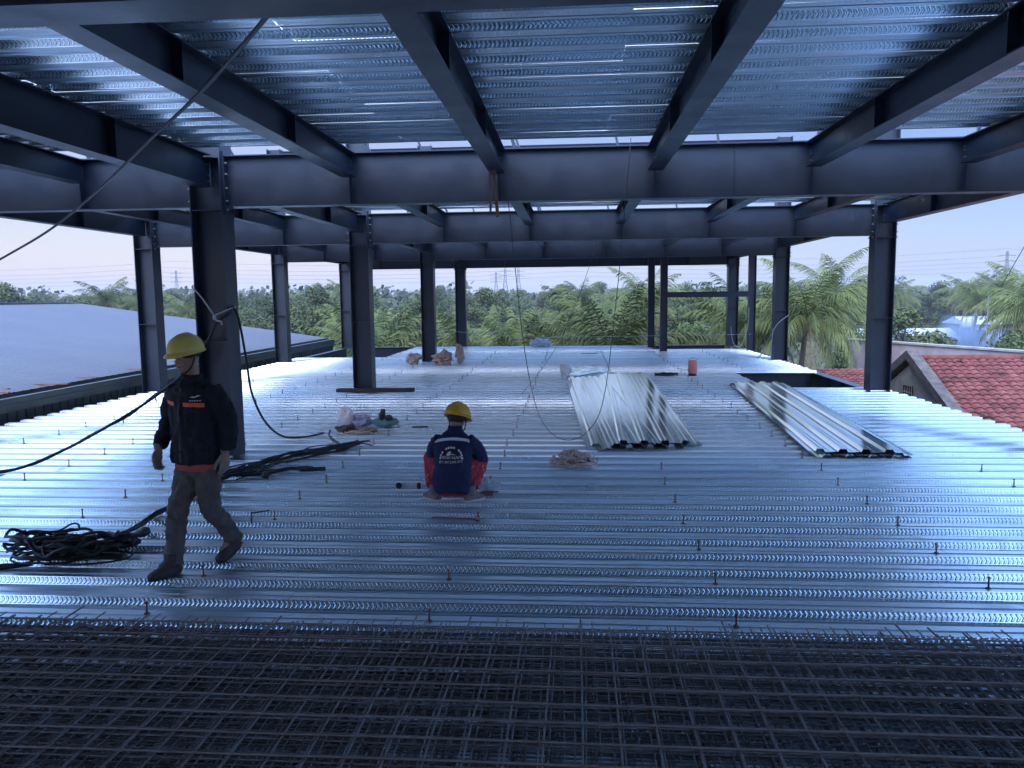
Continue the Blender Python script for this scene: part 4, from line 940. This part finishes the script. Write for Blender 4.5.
def limb(m, pts, rs, n=12): m.tube(smooth_path(pts, 4), [rs[min(int(i / 4), len(rs) - 1)] * (1 - (i % 4) / 4) + rs[min(int(i / 4) + 1, len(rs) - 1)] * ((i % 4) / 4) for i in range(4 * (len(pts) - 1) + 1)], n)
def hand(m, w_, d, pn, th, curl=.45, sc_=1.0):
    """palm from the wrist along d; pn = palm-facing normal; th = thumb side"""
    d = d.normalized(); pn = (pn - d * pn.dot(d)).normalized(); th = (th - d * th.dot(d) - pn * th.dot(pn)).normalized()
    rr_ = []
    for u, a, b in ((-.02, .026, .022), (.01, .033, .02), (.05, .043, .019), (.085, .042, .017), (.098, .034, .012)):
        rr_.append(ring(w_ + d * u * sc_, th, pn, a * sc_, b * sc_, 12))
    m.loft(rr_)
    for k, (o, L, r) in enumerate(((.031, .070, .0105), (.011, .080, .011), (-.010, .074, .0105), (-.030, .058, .0095))):
        p = w_ + (d * .082 + th * o) * sc_; pts = [p - d * .02]; cur = d + th * o * 3; a = 0
        for s in range(3):
            a += curl * (1 + .1 * k) * (.8 if s == 0 else 1.1); dr = (d * math.cos(a) + pn * math.sin(a) + th * (o * 2.2)).normalized(); p = p + dr * L * (.45, .32, .26)[s] * sc_; pts.append(p)
        m.tube(smooth_path(pts, 2), [r * sc_ * (1 - .03 * i) for i in range(2 * (len(pts) - 1) + 1)], 8)
    p = w_ + (d * .02 + th * .028) * sc_; pts = [p, p + (d * .035 + th * .028 + pn * .012) * sc_, p + (d * .065 + th * .034 + pn * .026) * sc_, p + (d * .088 + th * .030 + pn * .036) * sc_]
    m.tube(smooth_path(pts, 2), [.0135 * sc_ * (1 - .045 * i) for i in range(7)], 8)
def head(m, c, F, R_, U, s=1.0):
    def at(r, f, u): return c + (R_ * r + F * f + U * u) * s
    M3 = Matrix((R_, F, U)).transposed()
    m.ell(at(0, -.012, .02), .076 * s, .095 * s, .105 * s, M3); m.ell(at(0, .025, -.045), .056 * s, .062 * s, .07 * s, M3); m.ell(at(0, .062, -.088), .026 * s, .024 * s, .022 * s, M3)
    m.loft([ring(at(0, .082, .018), R_, F, .008 * s, .008 * s, 8), ring(at(0, .094, -.008), R_, F, .011 * s, .012 * s, 8), ring(at(0, .100, -.026), R_, F, .016 * s, .014 * s, 8), ring(at(0, .088, -.034), R_, F, .014 * s, .010 * s, 8)])
    m.ell(at(0, .074, .030), .048 * s, .018 * s, .009 * s, M3); m.ell(at(.045, .058, -.022), .018 * s, .018 * s, .016 * s, M3); m.ell(at(-.045, .058, -.022), .018 * s, .018 * s, .016 * s, M3)
    m.ell(at(0, .082, -.052), .022 * s, .010 * s, .006 * s, M3); m.ell(at(0, .080, -.063), .019 * s, .011 * s, .007 * s, M3)
    for sg in (-1, 1): m.ell(at(sg * .078, -.008, -.008), .010 * s, .022 * s, .032 * s, M3)
    return at
skin = mat('tanned_skin', (.42, .25, .18), .5, var=(.34, .19, .13), vscale=14)
hairm = mat('black_hair', (.012, .010, .010), .6, bump=.003, bscale=120)
whitey = mat('eye_white', (.5, .48, .46), .3)
lip = mat('lip', (.25, .10, .085), .5)
def features(at, root, s=1.0):
    for sg in (-1, 1):
        m = MB(); m.ell(at(sg * .031, .079, .012), .013 * s, .007 * s, .007 * s, n=10, k=6); e = m.build('eye', whitey, root)
        m = MB(); m.ell(at(sg * .031, .0845, .011), .006 * s, .0035 * s, .006 * s, n=8, k=5); m.build('pupil', hairm, e)
        m = MB(); m.tube([at(sg * .016, .092, .034), at(sg * .034, .090, .039), at(sg * .052, .076, .033)], .0045 * s, 6); m.build('eyebrow', hairm, root)
    m = MB(); m.tube([at(-.022, .086, -.057), at(0, .094, -.057), at(.022, .086, -.057)], .003 * s, 6); m.build('mouth', lip, root)
def helmet(c, F, R_, U, mt, root, s=1.0):
    def at(r, f, u): return c + (R_ * r + F * f + U * u) * s
    t = MB(); n = 28; rings = []
    for k in range(11):
        th = k / 10 * math.pi / 2; q = math.cos(th) ** .82; z = math.sin(th) * .125
        ring_ = []
        for j in range(n):
            a = 2 * math.pi * j / n; rr_ = 1 + .018 * math.cos(a * 6) * math.sin(2 * th)
            ridge = .010 * math.exp(-((math.cos(a) * q * .118) / .016) ** 2) * (1 if k < 10 else 1)
            ring_.append(at(math.cos(a) * .118 * q * rr_, -.005 + math.sin(a) * .142 * q * rr_, .048 + z + ridge * math.sin(th)))
        rings.append(ring_)
    t.loft(rings)
    shell = t.build('helmet', mt, root); b = MB(); ro = []; ri = []; ru = []
    for j in range(40):
        a = 2 * math.pi * j / 40; fr = max(0, math.sin(a)) ** 2.2; e = .009 + .024 * fr
        ro.append(at(math.cos(a) * (.118 + e * .75), -.005 + math.sin(a) * (.142 + e), .040 - .012 * fr)); ri.append(at(math.cos(a) * .112, -.005 + math.sin(a) * .136, .052)); ru.append(at(math.cos(a) * .110, -.005 + math.sin(a) * .134, .036))
    b.loft([ru, [p - U * .004 for p in ro], ro, ri], cap=False); b.build('helmet_brim', mt, shell)
    h = MB(); h.ell(at(0, -.02, .03), .086 * s, .103 * s, .06 * s, Matrix((R_, F, U)).transposed()); h.build('hair', hairm, root)
    st = MB()
    for sg in (-1, 1): st.tube(smooth_path([at(sg * .088, -.01, .05), at(sg * .086, .01, -.01), at(sg * .060, .035, -.075), at(0, .062, -.118)], 4), .006 * s, 6)
    st.build('chin_strap', rubber, shell)
    return shell
yel = mat('yellow_helmet_plastic', (.80, .64, .14), .36, var=(.70, .55, .14), vscale=5)
yel2 = mat('deep_yellow_helmet_plastic', (.85, .46, .02), .38, var=(.72, .38, .03), vscale=5)
navy = mat('dark_navy_work_cloth', (.011, .013, .022), .85, var=(.010, .012, .022), vscale=6, bump=.003, bscale=200)
navy2 = mat('navy_work_cloth', (.012, .022, .085), .85, var=(.009, .015, .055), vscale=6, bump=.003, bscale=200)
orange = mat('orange_safety_tape', (.95, .13, .05), .6)
white_t = mat('white_reflective_tape', (.75, .75, .80), .5)
greyp = mat('worn_grey_trousers', (.15, .135, .13), .9, var=(.085, .075, .075), vscale=7, bump=.004, bscale=90)
redp = mat('red_patterned_trousers', (.42, .025, .045), .8, var=(.55, .42, .42), vscale=9)
redp.node_tree.nodes['Color Ramp'].color_ramp.elements[0].position = .36; redp.node_tree.nodes['Color Ramp'].color_ramp.elements[1].position = .42
coral = mat('coral_shirt', (.60, .10, .09), .8, var=(.45, .07, .07), vscale=12)
glovem = mat('dirty_work_glove', (.36, .31, .26), .95, var=(.22, .18, .15), vscale=20, bump=.002, bscale=200)
shoem = mat('dusty_shoe', (.10, .075, .07), .8, var=(.05, .04, .04), vscale=14)
shoeb = mat('pale_shoe', (.24, .20, .19), .8, var=(.16, .12, .12), vscale=14)
solem = mat('pale_sole', (.60, .52, .50), .7)
blue_s = mat('blue_undershirt', (.02, .07, .28), .8)
def project(name, tris, faces, target, direction, mt, parent, off=.004):
    """lay flat points onto a garment: cast each along a direction and keep it just proud of the cloth"""
    bv = BVHTree.FromPolygons([v.co + Vector(target['_o']) for v in target.data.vertices], [tuple(p.vertices) for p in target.data.polygons])
    m = MB(); vs = []; ok = []
    for p in tris:
        h = bv.ray_cast(Vector(p), direction, 2.0)
        ok.append(h[0] is not None); vs.append(h[0] - direction * off if h[0] is not None else Vector(p))
    fs = [f for f in faces if all(ok[i] for i in f)]
    used = sorted({i for f in fs for i in f}); mp_ = {i: k for k, i in enumerate(used)}
    m.add([vs[i] for i in used], [tuple(mp_[i] for i in f) for f in fs], 0, True)
    return m.build(name, mt, parent)
def band(name, F_, u0, u1, zfun, hgt, target, direction, mt, parent, start, nu=24, off=.004):
    pts = []; fs = []
    for i in range(nu + 1):
        u = u0 + (u1 - u0) * i / nu
        for j in range(4): pts.append(F_(u, start, zfun(u) + hgt * j / 3))
    for i in range(nu):
        for j in range(3): a = i * 4 + j; fs.append((a, a + 4, a + 5, a + 1))
    return project(name, pts, fs, target, direction, mt, parent, off)
def shoe(F_, heel, toe, root, mt, lift=0., pitch=0., name='shoe'):
    """heel and toe are world points on the ground"""
    heel = Vector(heel); toe = Vector(toe); d = (toe - heel); L = d.length; d.normalize(); s = Vector((d.y, -d.x, 0)).normalized(); u = s.cross(d); u = u if u.z > 0 else -u
    m = MB(); R2 = []
    for f, wd, z0, h in ((0, .032, .02, .085), (.06, .042, .02, .12), (.2, .045, .02, .135), (.38, .045, .02, .125), (.55, .049, .02, .09), (.75, .056, .02, .075), (.92, .048, .022, .06), (1.0, .026, .024, .04)):
        c = heel + d * L * f; R2.append([c + s * math.cos(a * math.pi / 8) * wd + u * (z0 + (h - z0) * max(0, math.sin(a * math.pi / 8)) if a <= 8 else z0) for a in range(16)])
    m.loft(R2); m.tube([heel + d * L * .26 + u * .07, heel + d * L * .26 + u * .17], [.060, .060], 14)
    for k in range(4): m.tube([heel + d * L * (.40 + .07 * k) + u * (.125 - .012 * k) - s * .03, heel + d * L * (.40 + .07 * k) + u * (.131 - .012 * k), heel + d * L * (.40 + .07 * k) + u * (.125 - .012 * k) + s * .03], .006, 6)
    sh = m.build(name, mt, root); bake(sh, .006, 2)
    m = MB(); so_ = []
    for z in (.0, .024):
        so_.append([heel + d * (L * (.5 + .52 * math.cos(a * math.pi / 10))) + s * (.052 + .008 * math.cos(a * math.pi / 10)) * math.sin(a * math.pi / 10) * 1.05 + u * z for a in range(20)])
    m.loft(so_, smooth=False); m.build('sole', solem if mt is shoeb else rubber, sh)
    return sh

# --- walking worker
B1 = (-2.90, 5.88, 0); G = Frame(B1, (-.30, -.95)); org = B1
body = MB()
Fh = Vector((-.38, -.92, -.14)).normalized(); Rh = Vector((Fh.y, -Fh.x, 0)).normalized(); Uh = Rh.cross(Fh).normalized()
hc = G(.01, .055, 1.665)
at1 = head(body, hc, Fh, Rh, Uh)
limb(body, [G(0, 0, 1.40), G(0, .02, 1.52), G(.0, .04, 1.62)], [.07, .055, .055])
tr = [(.86, .135, .10), (.95, .13, .095), (1.1, .125, .09), (1.3, .15, .10), (1.42, .14, .08), (1.48, .06, .06)]
body.loft([ring(G(0, .01 if z > 1.2 else 0, z), G.r, G.f, a, b) for z, a, b in tr])
RA = [G(.165, 0, 1.43), G(.235, .01, 1.17), G(.245, .15, .97)]; LA = [G(-.165, 0, 1.43), G(-.245, -.06, 1.17), G(-.235, -.03, .94)]
RL = [G(.09, 0, .90), G(.11, .13, .50), G(.11, .19, .11)]; LL = [G(-.09, 0, .90), G(-.07, -.02, .50), G(-.045, -.30, .17)]
for A in (RA, LA): limb(body, A, [.045, .038, .028])
for A in (RL, LL): limb(body, A, [.07, .05, .038])
for A in (RA, LA): body.ell(A[2] + Vector((0, 0, -.03)), .028, .028, .045)
for A, q in ((RL, (.10, .30)), (LL, (-.03, -.20))): limb(body, [A[2], G(q[0] * .7 + .03 * (1 if q[0] > 0 else -1), q[1] * .6, A[2].z - .06)], [.03, .012])
p1 = body.build('person', skin, org=org); bake(p1, .0065, 2)
tag(p1, 'worker in dark jacket with orange chest stripe and grey trousers, walking past the column', 'person')
features(at1, p1)
jk = MB()
jr = [(.855, .195, .150), (.88, .205, .158), (.98, .205, .155), (1.10, .205, .150), (1.25, .215, .150), (1.36, .212, .142), (1.43, .185, .115), (1.475, .12, .09), (1.50, .075, .078)]
jk.loft([ring(G(0, .012, z), G.r, G.f, a, b, 24) for z, a, b in jr])
limb(jk, [G(.15, 0, 1.42), G(.215, .005, 1.31), G(.25, .02, 1.17), G(.255, .08, 1.06), G(.25, .15, .985)], [.085, .082, .070, .062, .052])
limb(jk, [G(-.15, 0, 1.42), G(-.22, -.02, 1.31), G(-.26, -.05, 1.17), G(-.255, -.05, 1.05), G(-.245, -.04, .955)], [.085, .084, .074, .066, .056])
jacket = jk.build('jacket', navy, p1); bake(jacket, .008, 2, .040, .075)
m = MB()
cr_ = []
for zz, a, b in ((1.465, .088, .082), (1.53, .080, .078), (1.535, .073, .07), (1.47, .078, .072)): cr_.append([q + G.f * .018 for q in ring(G(0, .0, zz), G.r, G.f, a, b, 22)])
m.loft(cr_, cap=False); m.build('collar', navy, jacket)
bk = -G.f
for nm, u0, u1 in (('chest_stripe', -.185, -.025), ('chest_stripe', .055, .185)):
    band(nm, G, u0, u1, lambda u: 1.305 + .03 * u, .030, jacket, bk, orange, jacket, .5)
zp = MB()
band('zip', G, .008, .020, lambda u: .88, .56, jacket, bk, mat('zip_tape', (.04, .045, .06), .5), jacket, .5, nu=2)
band('pocket_flap', G, -.15, -.05, lambda u: 1.265 - abs(u + .10) * .3, .018, jacket, bk, mat('pocket_cloth', (.022, .026, .04), .85), jacket, .5, nu=8)
# small chest lettering and mark
def text_mesh(s, size, ext=0):
    cu = bpy.data.curves.new('t', 'FONT'); cu.body = s; cu.size = size; cu.align_x = 'CENTER'; cu.resolution_u = 3
    ob = bpy.data.objects.new('t', cu); COL.objects.link(ob); bpy.context.view_layer.update(); dg = bpy.context.evaluated_depsgraph_get()
    me = bpy.data.meshes.new_from_object(ob.evaluated_get(dg)); bpy.data.objects.remove(ob)
    bm = bmesh.new(); bm.from_mesh(me); bmesh.ops.triangulate(bm, faces=bm.faces); 
    vs = [v.co.copy() for v in bm.verts]; fs = [tuple(v.index for v in f.verts) for f in bm.faces]; bm.free(); return vs, fs
def put_text(s, size, F_, u, z, start, sgn, target, direction, parent, name='lettering', rot=0, bold=1.0):
    vs, fs = text_mesh(s, size); c, sn = math.cos(rot), math.sin(rot)
    pts = [F_(u + sgn * (v.x * c - v.y * sn), start, z + (v.x * sn + v.y * c)) for v in vs]
    return project(name, pts, fs, target, direction, white_t, parent, .018)
mk = [(-.03, 0), (-.015, .008), (.0, .006), (.018, .014), (.032, .012), (.014, .004), (.0, -.002), (-.012, .0)]
project('chest_mark', [G(-.115 - a * 1.1, .5, 1.372 + b_ * 1.2) for a, b_ in [(0, .004)] + mk], [(0, i + 1, (i + 1) % len(mk) + 1) for i in range(len(mk))], jacket, bk, white_t, jacket, .006)
for k in range(5): project('chest_lettering', [G(-.085 - .016 * k - dx, .5, 1.345 + dz) for dx, dz in ((0, 0), (.011, 0), (.011, .007), (0, .007))], [(0, 1, 2, 3)], jacket, bk, white_t, jacket, .006)
m = MB(); sh_ = m
hr = [(.80, .158, .125), (.875, .172, .135)]
m.loft([ring(G(0, .01, z), G.r, G.f, a, b, 24) for z, a, b in [(.80, .170, .130), (.83, .182, .142), (.88, .180, .138)]]); sh = m.build('shirt_hem', coral, p1); bake(sh, .008, 1, .012, .05)
m = MB(); m.loft([ring(G(.0, .042, z), G.r, G.f, a, b, 16) for z, a, b in [(1.42, .06, .055), (1.50, .06, .055), (1.515, .055, .05)]]); m.build('undershirt', blue_s, p1)
m = MB()
m.loft([ring(G(0, 0, z), G.r, G.f, a, b, 22) for z, a, b in [(.76, .155, .115), (.82, .165, .125), (.92, .16, .125)]])
limb(m, [G(.075, .005, .86), G(.085, .05, .70), G(.105, .125, .50), G(.112, .160, .30), G(.112, .19, .085)], [.105, .098, .082, .074, .072])
limb(m, [G(-.075, 0, .86), G(-.08, -.005, .70), G(-.07, -.025, .50), G(-.055, -.17, .32), G(-.045, -.30, .155)], [.105, .100, .082, .074, .070])
tz = m.build('trousers', greyp, p1); bake(tz, .008, 2, .042, .065)
for sd, A, f_, th in ((1, RA, G, -1), (-1, LA, G, 1)):
    m = MB(); d = (Vector((0, 0, -1)) + G.f * (.25 if sd > 0 else .05)); w0 = A[2] + Vector((0, 0, -.01))
    hand(m, w0, d, -G.r * sd + G.f * -.1, G.f + G.r * (-.3 * sd), .42 if sd > 0 else .28, 1.12); limb(m, [w0 + Vector((0, 0, .05)), w0], [.036, .031])
    gl = m.build('glove', glovem, p1); bake(gl, .0042, 1)
def gxy(r, f): q = G(r, f, 0); return q
shoe(G, G(.10, .14, .004), G(.16, .40, .004), p1, shoem)
sh2 = shoe(G, G(-.05, -.36, .085), G(-.04, -.11, .0), p1, shoem)
helmet(hc, Fh, Rh, Uh, yel, p1, 1.04)

# --- squatting worker seen from behind
B2 = (-1.245, 7.98, 0); Q = Frame(B2, (.10, 1)); body = MB()
Fh = Vector((.35, .93, -.35)).normalized(); Rh = Vector((Fh.y, -Fh.x, 0)).normalized(); Uh = Rh.cross(Fh).normalized(); hc = Q(.015, .21, .815)
at2 = head(body, hc, Fh, Rh, Uh)
limb(body, [Q(0, .14, .60), Q(0, .17, .70), Q(.01, .20, .79)], [.07, .055, .055])
body.loft([ring(Q(0, y, z), Q.r, (Q.f * .9 - Vector((0, 0, .35))).normalized(), a, b) for y, z, a, b in [(-.02, .12, .12, .09), (.0, .25, .13, .10), (.06, .42, .13, .10), (.11, .56, .15, .10), (.15, .65, .12, .07), (.17, .70, .05, .05)]])
RA = [Q(.17, .12, .62), Q(.26, .26, .42), Q(.14, .48, .30)]; LA = [Q(-.17, .12, .62), Q(-.26, .26, .42), Q(-.12, .48, .28)]
RL = [Q(.09, .0, .20), Q(.23, .34, .42), Q(.18, .08, .10)]; LL = [Q(-.09, .0, .20), Q(-.27, .32, .44), Q(-.21, .04, .10)]
for A in (RA, LA): limb(body, A, [.045, .038, .028])
for A in (RL, LL): limb(body, A, [.07, .055, .038])
for A, sg in ((RL, 1), (LL, -1)): limb(body, [A[2], Q(sg * .24, .16, .05)], [.035, .025])
for sg, A in ((1, RA), (-1, LA)): hand(body, A[2], Q.f * .7 - Vector((0, 0, .6)) - Q.r * .3 * sg, Vector((0, 0, -1)), -Q.r * sg, .5, 1.0)
p2 = body.build('person', skin, org=B2); bake(p2, .0065, 1)
tag(p2, 'worker squatting with his back turned, yellow helmet, navy jacket with white stripe, red trousers', 'person')
features(at2, p2)
m = MB(); ax2 = (Q.f * .93 - Vector((0, 0, .3))).normalized()
m.loft([ring(Q(0, y, z), Q.r, ax2, a, b, 26) for y, z, a, b in [(-.015, .075, .165, .125), (-.02, .11, .195, .15), (-.01, .20, .205, .16), (.02, .33, .200, .150), (.06, .45, .200, .145), (.095, .56, .205, .135), (.125, .63, .185, .11), (.15, .685, .12, .085), (.165, .72, .075, .07), (.175, .745, .07, .065)]])
for sg in (-1, 1): limb(m, [Q(sg * .14, .11, .62), Q(sg * .215, .15, .54), Q(sg * .255, .23, .43), Q(sg * .22, .33, .37), Q(sg * .15, .44, .32)], [.085, .082, .072, .062, .052])
jacket = m.build('jacket', navy2, p2); bake(jacket, .008, 2, .026, .07)
dirf = Q.f.copy()
band('shoulder_stripe', Q, -.185, .185, lambda u: .605 + .035 * (1 - (u / .19) ** 2) + .03 * u, .026, jacket, dirf, white_t, jacket, -.6, nu=30)
zc, uc = .455, .015
# emblem: dark half disc with a broken white arc, roof mark, name and phone line
pts = [Q(uc, -.6, zc)]; N_ = 28
for i in range(N_ + 1): a = math.pi * i / N_; pts.append(Q(uc + math.cos(a) * .115, -.6, zc - .005 + math.sin(a) * .125))
project('emblem_ground', pts, [(0, i + 1, i + 2) for i in range(N_)], jacket, dirf, mat('emblem_black', (.008, .008, .012), .8), jacket, .010)
for i in range(13):
    if i in (4, 9): continue
    a0 = math.pi * (i + .12) / 13; a1 = math.pi * (i + .86) / 13; pts = []
    for k in range(4):
        a = a0 + (a1 - a0) * k / 3; pts += [Q(uc + math.cos(a) * .106, -.6, zc + math.sin(a) * .112), Q(uc + math.cos(a) * .122, -.6, zc + math.sin(a) * .130)]
    project('emblem_arc', pts, [(2 * k, 2 * k + 1, 2 * k + 3, 2 * k + 2) for k in range(3)], jacket, dirf, white_t, jacket, .015)
pl = [(-.045, .055), (-.03, .078), (-.012, .086), (.004, .082), (-.008, .072), (-.026, .066), (-.03, .05), (.0, .062), (.02, .06), (.055, .044), (.02, .052), (-.004, .052), (-.02, .042), (-.045, .04)]
cx_ = sum(a for a, b in pl) / len(pl); cy_ = sum(b for a, b in pl) / len(pl)
project('emblem_mark', [Q(uc + cx_, -.6, zc + cy_)] + [Q(uc + a, -.6, zc + b) for a, b in pl], [(0, i + 1, (i + 1) % len(pl) + 1) for i in range(len(pl))], jacket, dirf, white_t, jacket, .016)
put_text('MINH NAM', .043, Q, uc, zc + .010, -.6, 1, jacket, dirf, jacket, 'name_lettering')
put_text('ĐT: 097.2345.212', .033, Q, uc - .002, zc - .030, -.6, 1, jacket, dirf, jacket, 'phone_lettering', rot=.05)
for o in jacket.children:
    if 'lettering' in o.name: pass
m = MB(); m.loft([ring(Q(0, y, z), Q.r, ax2, a, b, 22) for y, z, a, b in [(-.01, .06, .13, .10), (-.01, .09, .165, .13), (0, .22, .17, .13)]])
for sg, w_ in ((-1, 1.06), (1, .86)): limb(m, [Q(sg * .09, .0, .19), Q(sg * .19 * w_, .17, .34), Q(sg * .275 * w_, .31, .42), Q(sg * .265 * w_, .23, .30), Q(sg * .225 * w_, .08, .14)], [.10, .095, .085, .078, .065])
tz = m.build('trousers', redp, p2); bake(tz, .008, 2, .034, .055)
m = MB(); m.loft([[q + Vector((0, 0, 0)) for q in ring(Q(0, .165, z), Q.r, Q.f, a, b, 20)] for z, a, b in ((.70, .085, .075), (.765, .072, .068), (.768, .064, .06))], cap=False); m.build('collar', navy2, jacket)
shoe(Q, Q(-.13, -.04, .004), Q(-.33, .12, .004), p2, shoeb); shoe(Q, Q(.14, -.03, .004), Q(.30, .14, .004), p2, shoeb)
helmet(hc - Uh * .012, Fh, Rh, Uh, yel2, p2, 1.16)
